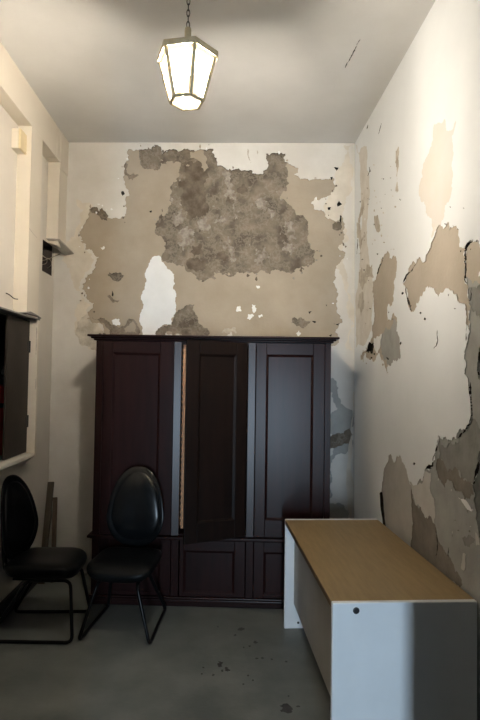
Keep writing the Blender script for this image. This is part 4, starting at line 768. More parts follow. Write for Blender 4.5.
    ('stain', None, 0.8, [(3.544, 2.872), (3.527, 2.863), (3.517, 2.855), (3.532, 2.854), (3.555, 2.864), (3.553, 2.869)]),
    ('cream', None, 0.8, [(3.826, 2.764), (3.818, 2.760), (3.834, 2.762), (3.845, 2.765), (3.856, 2.770), (3.850, 2.771), (3.837, 2.768)]),
    ('stain', None, 0.8, [(3.762, 2.677), (3.784, 2.680), (3.808, 2.688), (3.815, 2.693), (3.800, 2.692), (3.774, 2.685), (3.769, 2.682)]),
    ('cream', None, 0.8, [(3.972, 2.983), (3.962, 2.980), (3.957, 2.976), (3.965, 2.977), (3.975, 2.980), (3.977, 2.984)]),
    ('stain', None, 0.8, [(3.993, 3.086), (3.982, 3.080), (3.981, 3.077), (3.992, 3.078), (4.005, 3.084), (4.021, 3.092), (4.005, 3.088)]),
    ('gap', None, 0.8, [(4.036, 2.894), (4.027, 2.884), (4.033, 2.881), (4.044, 2.880), (4.050, 2.889), (4.043, 2.893)]),
    ('cream', None, 0.8, [(4.069, 3.361), (4.046, 3.352), (4.028, 3.340), (4.042, 3.341), (4.062, 3.347), (4.073, 3.356)]),
    ('cream', None, 0.8, [(3.791, 2.893), (3.808, 2.898), (3.826, 2.909), (3.813, 2.910), (3.792, 2.903), (3.786, 2.898)]),
    ('stain', None, 0.8, [(3.847, 3.169), (3.835, 3.164), (3.833, 3.162), (3.838, 3.162), (3.849, 3.168), (3.853, 3.170)]),
    ('stain', None, 0.8, [(4.254, 3.237), (4.253, 3.246), (4.224, 3.235), (4.209, 3.220), (4.240, 3.228)]),
    ('cream', None, 0.8, [(4.043, 3.144), (4.052, 3.151), (4.029, 3.146), (4.005, 3.135), (3.997, 3.130), (4.018, 3.135)]),
    ('stain', None, 0.8, [(4.018, 2.989), (4.028, 2.980), (4.051, 2.989), (4.054, 2.998), (4.042, 3.003)]),
    ('plaster', None, 0.8, [(3.315, 2.337), (3.328, 2.339), (3.342, 2.341), (3.343, 2.344), (3.336, 2.345), (3.326, 2.345), (3.322, 2.342)]),
    ('plaster', None, 0.8, [(2.546, 2.339), (2.548, 2.344), (2.537, 2.343), (2.529, 2.338), (2.534, 2.334)]),
    ('gap', None, 0.8, [(2.454, 2.320), (2.454, 2.317), (2.457, 2.315), (2.461, 2.319), (2.458, 2.323)]),
    ('plaster', None, 0.8, [(2.460, 2.052), (2.464, 2.052), (2.463, 2.054), (2.461, 2.055), (2.457, 2.055), (2.453, 2.053), (2.456, 2.051)]),
    ('gap', None, 0.8, [(3.240, 2.160), (3.244, 2.159), (3.255, 2.161), (3.263, 2.164), (3.256, 2.166), (3.243, 2.164)]),
    ('plaster', None, 0.8, [(2.485, 2.049), (2.486, 2.042), (2.488, 2.042), (2.493, 2.044), (2.493, 2.050), (2.489, 2.050)]),
    ('plaster', None, 0.8, [(2.639, 2.479), (2.639, 2.483), (2.635, 2.481), (2.632, 2.476), (2.636, 2.474)]),
    ('gap', None, 0.8, [(2.481, 2.084), (2.475, 2.085), (2.468, 2.083), (2.466, 2.082), (2.469, 2.082), (2.476, 2.082)]),
    ('plaster', None, 0.8, [(2.586, 2.112), (2.581, 2.117), (2.568, 2.113), (2.566, 2.109), (2.571, 2.104), (2.578, 2.104)]),
    ('gap', None, 0.8, [(2.601, 2.462), (2.598, 2.463), (2.593, 2.459), (2.592, 2.456), (2.595, 2.455), (2.600, 2.455), (2.604, 2.459)]),
    ('gap', None, 0.8, [(2.585, 2.452), (2.580, 2.448), (2.580, 2.445), (2.591, 2.448), (2.600, 2.452), (2.594, 2.452)]),
    ('plaster', None, 0.8, [(2.987, 2.390), (2.992, 2.383), (2.996, 2.390), (2.998, 2.398), (2.992, 2.396)]),
    ('plaster', None, 0.8, [(2.579, 2.131), (2.578, 2.128), (2.583, 2.125), (2.588, 2.128), (2.587, 2.132)]),
    ('gap', None, 0.8, [(2.688, 2.140), (2.692, 2.138), (2.699, 2.141), (2.700, 2.143), (2.694, 2.145), (2.686, 2.143)]),
    ('gap', None, 0.8, [(4.147, 1.871), (4.137, 1.870), (4.127, 1.865), (4.143, 1.862), (4.158, 1.864), (4.169, 1.867), (4.162, 1.871)]),
    ('gap', None, 0.8, [(3.675, 2.169), (3.688, 2.172), (3.686, 2.179), (3.672, 2.177), (3.664, 2.171)]),
    ('gap', None, 0.8, [(3.595, 2.114), (3.599, 2.112), (3.604, 2.113), (3.606, 2.118), (3.606, 2.123), (3.599, 2.122), (3.595, 2.119)]),
    ('plaster', None, 0.8, [(4.408, 1.891), (4.403, 1.894), (4.381, 1.893), (4.382, 1.890), (4.395, 1.887)]),
    ('plaster', None, 0.8, [(3.789, 1.811), (3.808, 1.807), (3.825, 1.811), (3.833, 1.818), (3.813, 1.824), (3.791, 1.819)]),
    ('plaster', None, 0.8, [(3.710, 1.759), (3.705, 1.764), (3.694, 1.764), (3.692, 1.760), (3.699, 1.756)]),
    ('plaster', None, 0.8, [(3.450, 1.904), (3.437, 1.898), (3.448, 1.892), (3.463, 1.893), (3.469, 1.900)]),
    ('plaster', None, 0.8, [(4.267, 1.959), (4.247, 1.962), (4.228, 1.957), (4.236, 1.952), (4.265, 1.954)]),
    ('plaster', None, 0.8, [(4.043, 1.891), (4.037, 1.893), (4.029, 1.893), (4.015, 1.894), (3.998, 1.891), (4.009, 1.889), (4.022, 1.889)]),
    ('plaster', None, 0.8, [(3.541, 2.078), (3.541, 2.084), (3.532, 2.085), (3.524, 2.082), (3.520, 2.076), (3.527, 2.073), (3.536, 2.076)]),
    ('gap', None, 0.8, [(3.637, 1.815), (3.625, 1.816), (3.613, 1.815), (3.621, 1.813), (3.631, 1.813)]),
    ('gap', None, 0.8, [(4.069, 1.908), (4.054, 1.913), (4.038, 1.909), (4.023, 1.903), (4.025, 1.898), (4.050, 1.893), (4.063, 1.899)]),
    ('plaster', None, 0.8, [(4.266, 1.835), (4.274, 1.840), (4.259, 1.842), (4.246, 1.841), (4.241, 1.837), (4.245, 1.833), (4.257, 1.831)]),
    ('gap', None, 0.8, [(4.218, 2.493), (4.196, 2.491), (4.184, 2.487), (4.186, 2.485), (4.206, 2.489)]),
    ('grey2', 'grey', 0.8, [(2.634, 1.032), (2.628, 1.030), (2.631, 1.024), (2.644, 1.023), (2.649, 1.026)]),
    ('grey2', 'grey', 0.8, [(2.503, 1.117), (2.497, 1.110), (2.499, 1.097), (2.505, 1.097), (2.510, 1.107)]),
    ('grey2', 'grey', 0.8, [(2.509, 1.039), (2.516, 1.037), (2.521, 1.036), (2.522, 1.038), (2.514, 1.040), (2.507, 1.041)]),
    ('lightgrey', 'grey', 0.8, [(2.531, 0.977), (2.523, 0.978), (2.520, 0.975), (2.530, 0.971), (2.539, 0.971)]),
    ('browner', 'grey', 0.8, [(2.592, 0.990), (2.617, 0.984), (2.612, 0.989), (2.598, 0.993), (2.589, 0.993)]),
    ('lightgrey', 'grey', 0.8, [(2.830, 1.197), (2.828, 1.189), (2.833, 1.183), (2.843, 1.184), (2.841, 1.194)]),
    ('grey2', 'grey', 0.8, [(2.671, 0.948), (2.666, 0.948), (2.661, 0.947), (2.665, 0.942), (2.668, 0.939), (2.672, 0.941), (2.677, 0.942)]),
    ('lightgrey', 'grey', 0.8, [(2.663, 1.165), (2.674, 1.161), (2.680, 1.166), (2.673, 1.172), (2.664, 1.175)]),
    ('grey2', 'grey', 0.8, [(2.829, 1.266), (2.824, 1.270), (2.802, 1.275), (2.798, 1.272), (2.809, 1.268)]),
    ('lightgrey', 'grey', 0.8, [(2.657, 0.963), (2.656, 0.958), (2.663, 0.957), (2.668, 0.958), (2.666, 0.964), (2.662, 0.969), (2.658, 0.967)]),
    ('grey2', 'grey', 0.8, [(2.365, 1.023), (2.362, 1.019), (2.365, 1.013), (2.378, 1.010), (2.381, 1.014), (2.375, 1.020)]),
    ('lightgrey', 'grey', 0.8, [(2.517, 0.978), (2.513, 0.976), (2.514, 0.973), (2.522, 0.970), (2.529, 0.970), (2.525, 0.974)]),
    ('browner', 'grey', 0.8, [(2.491, 1.013), (2.492, 1.015), (2.489, 1.021), (2.483, 1.022), (2.477, 1.023), (2.474, 1.019), (2.479, 1.013)]),
    ('lightgrey', 'grey', 0.8, [(2.470, 1.045), (2.465, 1.047), (2.461, 1.046), (2.464, 1.043), (2.468, 1.042), (2.473, 1.040), (2.474, 1.042)]),
    ('lightgrey', 'grey', 0.8, [(2.450, 1.117), (2.460, 1.121), (2.452, 1.128), (2.444, 1.130), (2.439, 1.128), (2.439, 1.123)]),
    ('lightgrey', 'grey', 0.8, [(2.523, 1.154), (2.536, 1.151), (2.537, 1.158), (2.521, 1.165), (2.515, 1.159)]),
    ('render', None, 1, [(2.200, -0.100), (2.240, 0.800), (2.180, 1.600), (2.220, 2.300), (2.000, 2.600), (1.000, 2.700), (1.000, -0.100)]),  # unseen dark patch added to cut light bounced onto the desk end
]
FLOOR_PATCHES = [
    ('floorstain', None, 1.2, [(0.300, 2.874), (0.329, 2.891), (0.357, 2.870), (0.360, 2.837), (0.336, 2.807), (0.305, 2.820)]),
    ('floorstain', None, 1.5, [(-0.034, 3.283), (-0.026, 3.319), (-0.012, 3.311), (-0.006, 3.276), (-0.017, 3.247), (-0.028, 3.254)]),
    ('floorstain', None, 1.5, [(0.013, 3.226), (0.021, 3.252), (0.035, 3.247), (0.041, 3.221), (0.030, 3.200), (0.019, 3.205)]),
    ('floorstain', None, 1.5, [(0.097, 3.730), (0.112, 3.754), (0.137, 3.749), (0.146, 3.726), (0.126, 3.707), (0.107, 3.712)]),
    ('floorstain', None, 1.5, [(0.196, 3.549), (0.206, 3.570), (0.222, 3.566), (0.227, 3.545), (0.214, 3.528), (0.201, 3.533)]),
    ('floorstain', None, 1.5, [(0.163, 3.497), (0.168, 3.508), (0.176, 3.506), (0.178, 3.496), (0.172, 3.487), (0.166, 3.489)]),
    ('floorstain', None, 1.5, [(0.198, 3.347), (0.205, 3.356), (0.214, 3.355), (0.218, 3.345), (0.209, 3.338), (0.202, 3.340)]),
    ('floorstain', None, 1.5, [(0.233, 3.352), (0.239, 3.361), (0.249, 3.359), (0.252, 3.350), (0.244, 3.343), (0.236, 3.344)]),
    ('floorstain', None, 1.5, [(0.292, 3.338), (0.297, 3.347), (0.304, 3.346), (0.306, 3.336), (0.300, 3.329), (0.294, 3.331)]),
    ('floorstain', None, 1.5, [(0.374, 3.311), (0.380, 3.320), (0.390, 3.318), (0.392, 3.309), (0.384, 3.302), (0.377, 3.304)]),
    ('floorstain', None, 1.5, [(-0.059, 3.162), (-0.056, 3.175), (-0.049, 3.172), (-0.046, 3.160), (-0.051, 3.150), (-0.056, 3.152)]),
    ('floorstain', None, 1.5, [(-0.120, 3.243), (-0.116, 3.251), (-0.109, 3.250), (-0.106, 3.241), (-0.111, 3.234), (-0.117, 3.236)]),
    ('floorstain', None, 1.5, [(-0.126, 3.175), (-0.122, 3.183), (-0.115, 3.181), (-0.112, 3.173), (-0.117, 3.166), (-0.123, 3.168)]),
    ('floorstain', None, 1.5, [(0.141, 3.159), (0.145, 3.167), (0.152, 3.165), (0.154, 3.157), (0.149, 3.150), (0.143, 3.152)]),
    ('floorstain', None, 1.5, [(0.166, 3.110), (0.170, 3.118), (0.177, 3.116), (0.179, 3.108), (0.173, 3.102), (0.168, 3.104)]),
    ('floorstain', None, 1.5, [(0.111, 3.070), (0.115, 3.078), (0.122, 3.077), (0.124, 3.069), (0.119, 3.063), (0.113, 3.064)]),
    ('floorstain', None, 1.5, [(0.384, 2.867), (0.392, 2.874), (0.405, 2.872), (0.409, 2.866), (0.398, 2.860), (0.388, 2.861)]),
    ('floorstain', None, 1.5, [(0.128, 3.482), (0.131, 3.492), (0.136, 3.490), (0.138, 3.480), (0.133, 3.472), (0.129, 3.474)]),
    ('floorstain', None, 1.5, [(-0.041, 3.764), (-0.038, 3.776), (-0.032, 3.774), (-0.030, 3.762), (-0.034, 3.752), (-0.038, 3.755)]),
    ('floorstain', None, 1.5, [(-0.010, 3.209), (-0.006, 3.221), (0.001, 3.219), (0.004, 3.206), (-0.001, 3.196), (-0.007, 3.198)]),
    ('floorstain', None, 1.5, [(0.351, 2.958), (0.355, 2.965), (0.362, 2.964), (0.363, 2.957), (0.358, 2.951), (0.353, 2.952)]),
    ('floorstain', None, 1.5, [(0.069, 3.645), (0.076, 3.656), (0.086, 3.654), (0.090, 3.643), (0.082, 3.634), (0.073, 3.636)]),
]


_h = math.hypot(1, SKEW)
relief('wall_back', BACK_PATCHES, (-1.75, 1.25, -0.02, H_CEIL + 0.02), (0, Y_BACK, 0), (1 / _h, -SKEW / _h, 0), (0, 0, 1), (SKEW / _h, 1 / _h, 0),
       {'paint': (PAINT_BACK, 0.0), 'cream': (CREAM, 0.0008), 'stain': (STAIN, 0.0012), 'white': (WHITE, -0.001), 'plaster': (PLASTER, 0.008),
        'render': (RENDER, 0.019), 'brown': (BROWN, 0.0205), 'lime': (LIME, 0.0185), 'grey': (GREY, 0.009), 'flaking': (FLAKING, 0.002), 'gap': (GAP, 0.03)}, 'paint', 0.25)

LEAN, TOE = 0.0045, 0.008                # the right wall leans out a little towards the floor and the door
relief('wall_right', RIGHT_PATCHES, (Y_FRONT, 4.75, -0.02, H_CEIL + 0.02),
       (X_RIGHT + LEAN * H_CEIL + TOE * 4.643, 0, 0), (-TOE, 1, 0), (-LEAN, 0, 1), (1, TOE, LEAN),
       {'paint': (PAINT_RIGHT, 0.0), 'cream': (CREAM_R, 0.0005), 'warmpaint': (WARM, 0.0004), 'stain': (STAIN, 0.001), 'white': (WHITE, -0.001),
        'plaster': (PLASTER_R, 0.0045), 'stoneplaster': (STONE, 0.0035), 'lightgrey': (LGREY, 0.003), 'grey': (GREY, 0.0055), 'grey2': (GREY2, 0.008),
        'browner': (BROWNER, 0.0095), 'render': (DGREY, 0.011), 'gap': (GAP, 0.035)}, 'paint', 0.25)

relief('floor', FLOOR_PATCHES, (-2.2, 1.6, -3.4, 5.0), (0, 0, 0), (1, 0, 0), (0, 1, 0), (0, 0, -1),
       {'concrete': (CONCRETE, 0.0), 'floorstain': (FLOORSTAIN, 0.0004)}, 'concrete', 0.2)

CEILING_CRACK = [('gap', None, 0.3, [(0.754, 3.509), (0.761, 3.40), (0.770, 3.30), (0.7800, 3.205), (0.7815, 3.205), (0.7735, 3.30), (0.7645, 3.40), (0.7560, 3.505)])]
relief('ceiling', CEILING_CRACK, (-2.2, 1.6, Y_FRONT - 0.12, 5.0), (0, 0, H_CEIL), (1, 0, 0), (0, 1, 0), (0, 0, 1),
       {'paint': (CEIL, 0.0), 'gap': (GAP, 0.02)}, 'paint', 0.2)

# left wall with its two recesses, a grid of masonry blocks round the openings
def wall_with_holes(name, x0, x1, ys, zs, holes, m, parent=None):
    bm = bmesh.new()
    for a, b in zip(ys, ys[1:]):
        for c, d in zip(zs, zs[1:]):
            if not any(a >= h[0] - 1e-6 and b <= h[1] + 1e-6 and c >= h[2] - 1e-6 and d <= h[3] + 1e-6 for h in holes):
                box(bm, x0, x1, a, b, c, d)
    bmesh.ops.remove_doubles(bm, verts=bm.verts, dist=1e-5)
    seen = {}
    for f in bm.faces:
        seen.setdefault(tuple(sorted(v.index for v in f.verts)), []).append(f)
    bm.verts.index_update()
    seen = {}
    for f in bm.faces:
        seen.setdefault(tuple(sorted(v.index for v in f.verts)), []).append(f)
    bmesh.ops.delete(bm, geom=[f for fs in seen.values() if len(fs) > 1 for f in fs], context='FACES_ONLY')
    return build(name, bm, m, parent, structure=True)

CAB = (3.42, 4.125, 1.12, 2.125)          # hose cabinet recess: y0, y1, z0, z1
HATCH = (4.475, 4.725, 2.57, 2.835)       # little electrical recess
wall_with_holes('wall_left', X_LEFT - 0.36, X_LEFT, [Y_FRONT, CAB[0], CAB[1], HATCH[0], HATCH[1], 4.85], [-0.02, CAB[2], CAB[3], HATCH[2], HATCH[3], H_CEIL + 0.02],
                [CAB, HATCH], PAINT_LEFT)
build('trim_1', box(bmesh.new(), X_LEFT - 0.01, X_PIER, Y_FRONT, 4.462, 3.512, H_CEIL + 0.01), PAINT_PIER, structure=True, bevel=0.004)       # beam
_pc = box(bmesh.new(), X_LEFT - 0.01, X_PIER - 0.002, 3.895, 4.127, 2.137, 3.52)
prism(_pc, [(X_PIER - 0.004, 3.90, 2.768), (X_PIER - 0.004, 3.97, 2.752), (X_PIER - 0.004, 4.06, 2.738), (X_PIER - 0.004, 4.06, 2.735), (X_PIER - 0.004, 3.97, 2.747), (X_PIER - 0.004, 3.90, 2.762)], (0.0026, 0, 0), 1)
build('trim_2', _pc, [PAINT_PIER, FLAKING], structure=True)         # pier on the cabinet lintel
bm = bmesh.new()
prism(bm, [(X_LEFT - 0.01, 4.56, 2.835), (X_PIER - 0.004, 4.56, 2.80), (X_PIER - 0.004, 4.79, 2.80), (X_LEFT - 0.01, 4.79, 2.835)], (0, 0, 0.70))
build('trim_3', bm, PAINT_PIER, structure=True, bevel=0.005)                                                                           # pier in the corner
build('trim_4', box(box(bmesh.new(), X_LEFT - 0.01, X_PIER, 4.467, 4.558, 3.512, H_CEIL + 0.01), X_LEFT - 0.01, X_PIER + 0.003, 4.558, 4.80, 3.472, H_CEIL + 0.01), PAINT_PIER, structure=True, bevel=0.004)  # end block of the beam
# lintel, far jamb and sill round the hose cabinet
bm = bmesh.new()
prism(bm, [(X_LEFT - 0.01, 3.40, 2.125), (X_PIER, 3.40, 2.125), (X_PIER + 0.003, 3.40, 2.137), (X_LEFT - 0.01, 3.40, 2.137)], (0, 0.765, 0))
build('trim_5', bm, SLATE, structure=True, bevel=0.002)
bm = bmesh.new()
prism(bm, [(X_PIER - 0.03, 3.80, 2.138), (X_PIER + 0.012, 3.84, 2.146), (X_PIER + 0.016, 3.93, 2.160), (X_PIER + 0.014, 4.08, 2.150), (X_PIER + 0.010, 4.165, 2.140), (X_PIER - 0.03, 4.165, 2.138)], (0, 0, 0.006))
build('trim_6', bm, SLATE, structure=True)                                                                                             # broken edge of the lintel board
build('trim_7', box(box(box(bmesh.new(), X_LEFT - 0.01, X_PIER, CAB[1], CAB[1] + 0.035, 1.095, 2.125), X_PIER - 0.013, X_PIER - 0.004, CAB[1] - 0.001, CAB[1] + 0.01, 1.86, 2.07, 1), X_PIER - 0.009, X_PIER - 0.003, CAB[1] - 0.001, CAB[1] + 0.01, 1.60, 1.68, 1), [PAINT_PIER, FLAKING], structure=True, bevel=0.004)
bm = bmesh.new()
prism(bm, [(X_LEFT - 0.01, 3.40, 1.12), (X_LEFT - 0.01, 3.40, 1.00), (X_LEFT + 0.03, 3.40, 1.05), (X_PIER, 3.40, 1.095), (X_PIER, 3.40, 1.12)], (0, 0.725, 0))
build('trim_8', bm, PAINT_LEFT, structure=True, bevel=0.004)

build('baseboard_left', box(bmesh.new(), X_LEFT - 0.005, X_LEFT + 0.016, Y_FRONT, 4.77, 0, 0.135), SKIRT, structure=True, bevel=0.004)

# unseen wall and doorway towards the passage, jambs shaped to cut off daylight
bm = bmesh.new()
D0, D1, DH = -0.445, 0.600, 2.95          # narrow side of the splayed opening; it widens towards the room
Y_P = 0.98
prism(bm, [(X_LEFT - 0.3, Y_P, -0.02), (D0, Y_P, -0.02), (-0.70, Y_FRONT, -0.02), (X_LEFT - 0.3, Y_FRONT, -0.02)], (0, 0, H_CEIL + 0.04))
prism(bm, [(X_RIGHT + 0.3, Y_P, -0.02), (D1 + 0.05, Y_P, -0.02), (0.727, Y_FRONT, -0.02), (X_RIGHT + 0.3, Y_FRONT, -0.02)], (0, 0, H_CEIL + 0.04))
box(bm, -0.9, 0.9, Y_P, Y_FRONT, DH, H_CEIL + 0.02)
build('wall_front', bm, PASSAGE, structure=True)
# passage behind, open to the street at its far end
bm = bmesh.new()
box(bm, -1.7, -1.6, -3.4, Y_P, -0.02, 3.2)
build('wall_passage_left', bm, PASSAGE, structure=True)
bm = bmesh.new()
box(bm, 1.5, 1.6, -3.4, Y_P, -0.02, 3.2)
build('wall_passage_right', bm, PASSAGE, structure=True)
bm = bmesh.new()
box(bm, -1.7, 0.0, -3.4, -3.3, -0.02, 3.2)
box(bm, 0.36, 1.6, -3.4, -3.3, -0.02, 3.2)
box(bm, 0.0, 0.36, -3.4, -3.3, 2.1, 3.2)
build('wall_passage_end', bm, PASSAGE, structure=True)
build('ceiling_passage', box(bmesh.new(), -1.7, 1.6, -3.4, Y_P, 3.2, 3.3), PASSAGE, structure=True)

# ------------------------------------------------------------------ wardrobe
WANG = -math.atan(0.0512)
wr = thing('wardrobe', 'large dark mahogany three-door wardrobe with its middle door ajar against the peeling back wall', 'wardrobe', (-0.998, 4.130, 0), WANG)
WW, WD = 1.7814, 0.545
bm = bmesh.new()
box(bm, 0.0, 0.03, 0.028, WD, 0.03, 1.985)
box(bm, WW - 0.03, WW, 0.028, WD, 0.03, 1.985)
box(bm, 0.63, 0.65, 0.028, WD - 0.02, 0.03, 1.985)
box(bm, 1.165, 1.185, 0.028, WD - 0.02, 0.03, 1.985)
box(bm, 0.03, WW - 0.03, 0.03, WD - 0.02, 1.955, 1.985)
box(bm, 0.03, WW - 0.03, 0.03, WD - 0.02, 0.49, 0.525)
box(bm, 0.03, WW - 0.03, 0.03, WD - 0.02, 0.04, 0.07)
box(bm, 0.0, WW, WD - 0.02, WD, 0.03, 1.985, 1)
# face frame: end posts, rails
box(bm, 0.0, 0.052, 0.004, 0.028, 0.07, 1.98)
box(bm, 1.737, WW, 0.004, 0.028, 0.07, 1.98)
box(bm, 0.052, 0.63, 0.02, 0.03, 1.955, 1.98)
box(bm, 0.60, 0.655, 0.004, 0.03, 0.07, 0.49)
box(bm, 1.16, 1.215, 0.004, 0.03, 0.07, 0.49)
build('carcass', bm, [MAHOGANY, INSIDE], wr, bevel=0.002)

def slab_moulding(name, steps, parent, m=MAHOGANY_H):
    bm = bmesh.new()
    for z0, z1, p in steps:
        box(bm, -p, WW + p, -p, WD, z0, z1)
    return build(name, bm, m, parent, bevel=0.005, seg=3)
slab_moulding('cornice', [(1.978, 1.992, 0.016), (1.992, 2.006, 0.034), (2.006, 2.021, 0.055)], wr)
bm = bmesh.new()
for z0, z1, p in ((0.488, 0.500, 0.012), (0.497, 0.516, 0.03)):
    box(bm, -p, WW + p, -p, 0.0285, z0, z1)
    box(bm, -p, 0.0, 0.0285, WD, z0, z1)
    box(bm, WW, WW + p, 0.0285, WD, z0, z1)
build('waist_moulding', bm, MAHOGANY_H, wr, bevel=0.004, seg=3)
slab_moulding('plinth', [(0.0, 0.034, 0.004), (0.034, 0.058, 0.026), (0.056, 0.07, 0.012)], wr)

def panel_door(name, x0, x1, z0, z1, px0, px1, pz0, pz1, parent, hinge=None, angle=0.0, t=0.026):
    """Framed door with a recessed panel; coordinates on the wardrobe front."""
    hx = hinge if hinge is not None else 0.0
    bm = bmesh.new()
    box(bm, x0 - hx, px0 - hx, 0, t, z0, z1)
    box(bm, px1 - hx, x1 - hx, 0, t, z0, z1)
    box(bm, px0 - hx, px1 - hx, 0, t, z0, pz0, 1)
    box(bm, px0 - hx, px1 - hx, 0, t, pz1, z1, 1)
    d = build(name, bm, [MAHOGANY, MAHOGANY_H], parent, bevel=0.003, seg=2, loc=(hx, 0, 0), rot=(0, 0, angle))
    bm = bmesh.new()
    # sloping bead round a sunk panel
    a = (px0 - hx, px1 - hx, pz0, pz1)
    w, dp = 0.016, 0.012
    o_ = [(a[0], 0.004, a[2]), (a[1], 0.004, a[2]), (a[1], 0.004, a[3]), (a[0], 0.004, a[3])]
    i_ = [(a[0] + w, dp, a[2] + w), (a[1] - w, dp, a[2] + w), (a[1] - w, dp, a[3] - w), (a[0] + w, dp, a[3] - w)]
    b_ = [(x, t - 0.003, z) for x, y, z in o_]
    O_ = [bm.verts.new(p) for p in o_]
    I_ = [bm.verts.new(p) for p in i_]
    B_ = [bm.verts.new(p) for p in b_]
    for k in range(4):
        bm.faces.new((O_[k], O_[(k + 1) % 4], I_[(k + 1) % 4], I_[k]))
        bm.faces.new((O_[k], O_[(k + 1) % 4], B_[(k + 1) % 4], B_[k]))
    bm.faces.new(I_)
    bm.faces.new(B_)
    build('panel', bm, MAHOGANY, d)
    return d
panel_door('door', 0.054, 0.596, 0.522, 1.974, 0.130, 0.490, 0.65, 1.885, wr)
panel_door('door', 1.219, 1.735, 0.522, 1.974, 1.297, 1.648, 0.65, 1.885, wr)
cd = panel_door('door', 0.669, 1.153, 0.522, 1.974, 0.765, 1.062, 0.66, 1.875, wr, hinge=1.153, angle=math.radians(30.66 + math.degrees(WANG) * -1 * 0 - 2.9))
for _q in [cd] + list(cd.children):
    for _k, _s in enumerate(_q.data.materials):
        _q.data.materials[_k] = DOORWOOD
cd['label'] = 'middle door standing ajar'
for x0, x1, n in ((0.056, 0.596, 0), (0.665, 1.155, 1), (1.219, 1.735, 2)):
    panel_door('lower_door', x0, x1, 0.074, 0.486, x0 + (0.075 if n != 1 else 0.03), x1 - 0.08, 0.10, 0.41, wr, t=0.024)
def cover_strip(name, x0, x1, z0, z1, tilt):
    bm = bmesh.new()
    d = (x1 - x0) * math.tan(tilt)
    prism(bm, [(x0, 0.03, z0), (x0, -0.004 - max(d, 0), z0), (x1, -0.004 + min(d, 0), z0), (x1, 0.03, z0)], (0, 0, z1 - z0))
    return build(name, bm, POLISHED, wr, bevel=0.0015)
cover_strip('pilaster', 0.599, 0.653, 0.522, 1.974, math.radians(7.5))
cover_strip('pilaster', 1.160, 1.214, 0.522, 1.974, math.radians(1.0))
# notched shelf batten seen inside the middle compartment
bm = bmesh.new()
pts = [(0.735, 0.50, 0.56)]
pts = []
z = 0.56
while z < 1.93:
    pts += [(0.661, z), (0.661, z + 0.022), (0.655, z + 0.030), (0.655, z + 0.044)]
    z += 0.044
prism(bm, [(x, 0.050, zz) for x, zz in pts] + [(0.71, 0.050, pts[-1][1]), (0.71, 0.050, pts[0][1])], (0, 0.03, 0))
build('shelf_batten', bm, BATTEN, wr)

# ------------------------------------------------------------------ desk
DANG = 0.0409
DL, DW = 1.4024, 0.647
dk = thing('desk', 'long desk with wood-grain top and white end panels standing against the peeling right wall', 'desk', (0.474, 2.3642, 0), DANG)
bm = box(bmesh.new(), 0.0, DW, 0.029, DL - 0.029, 0.709, 0.736)
build('desk_top', bm, DESKTOP, dk, bevel=0.0015)
bm = box(bmesh.new(), -0.0025, 0.0, 0.029, DL - 0.029, 0.709, 0.7345)
build('edge_strip', bm, DESKEDGE, dk)
for y0 in (0.0, DL - 0.028):
    bm = box(bmesh.new(), -0.002, DW, y0, y0 + 0.028, 0.0, 0.738)
    e = build('end_panel', bm, DESKWHITE, dk, bevel=0.006, seg=3)
    bm = bmesh.new()
    if y0 == 0.0:
        lathe(bm, [(0.0145, -0.006), (0.0145, 0.0025), (0.011, 0.0035), (0.010, 0.001), (0.002, 0.001)], 20)
        build('bolt_cap', bm, BLACKPLASTIC, e, loc=(0.1025, 0.0, 0.705), rot=(math.radians(90), 0, 0))
    else:
        lathe(bm, [(0.008, -0.006), (0.008, 0.002), (0.005, 0.004), (0.001, 0.004)], 14)
        build('screw', bm, BLACKPLASTIC, e, loc=(0.095, y0, 0.04), rot=(math.radians(90), 0, 0))
bm = box(bmesh.new(), 0.062, 0.080, 0.027, DL - 0.027, 0.168, 0.710)
build('modesty_panel', bm, DESKGREY, dk, bevel=0.002)

# ------------------------------------------------------------------ chairs
def cushion(bm, outline, T_front, T_back, depth_fn, place, nr=9, pw=3.0):
    """A padded pad: outline in its own plane, thickness falling to the rim."""
    n = len(outline)
    def ring(r, side):
        th = (T_front if side > 0 else T_back) * max(0.0, 1 - r ** pw) ** 0.5
        vs = []
        for a, b in outline:
            x, z = a * r, b * r
            vs.append(bm.verts.new(place(x, side * th, z, depth_fn(x, z))))
        return vs
    rim = ring(1.0, 1)
    rs = [0.985, 0.95, 0.89, 0.8, 0.66, 0.48, 0.28, 0.12]
    for side in (1, -1):
        prev = rim
        for r in rs:
            cur = ring(r, side)
            for k in range(n):
                bm.faces.new((prev[k], prev[(k + 1) % n], cur[(k + 1) % n], cur[k]))
            prev = cur
        c = bm.verts.new(place(0, side * (T_front if side > 0 else T_back), 0, depth_fn(0, 0)))
        for k in range(n):
            bm.faces.new((prev[k], prev[(k + 1) % n], c))
    return bm

def teardrop(w, h, n=56):
    out = []
    for k in range(n):
        t = 2 * math.pi * k / n
        c, s = math.cos(t), math.sin(t)
        e = 2 / 2.6
        x = math.copysign(abs(c) ** e, c)
        z = math.copysign(abs(s) ** e, s)
        taper = 1.0 - 0.21 * max(0, z + 0.35) ** 1.2 - 0.06 * max(0, -z - 0.4)
        out.append((x * w / 2 * taper, z * h / 2))
    return out

def squircle(w, h, p=3.6, n=56, front=0.0):
    out = []
    for k in range(n):
        t = 2 * math.pi * k / n
        c, s = math.cos(t), math.sin(t)
        x = math.copysign(abs(c) ** (2 / p), c)
        y = math.copysign(abs(s) ** (2 / p), s)
        out.append((x * w / 2 * (1 + front * -y), y * h / 2))
    return out

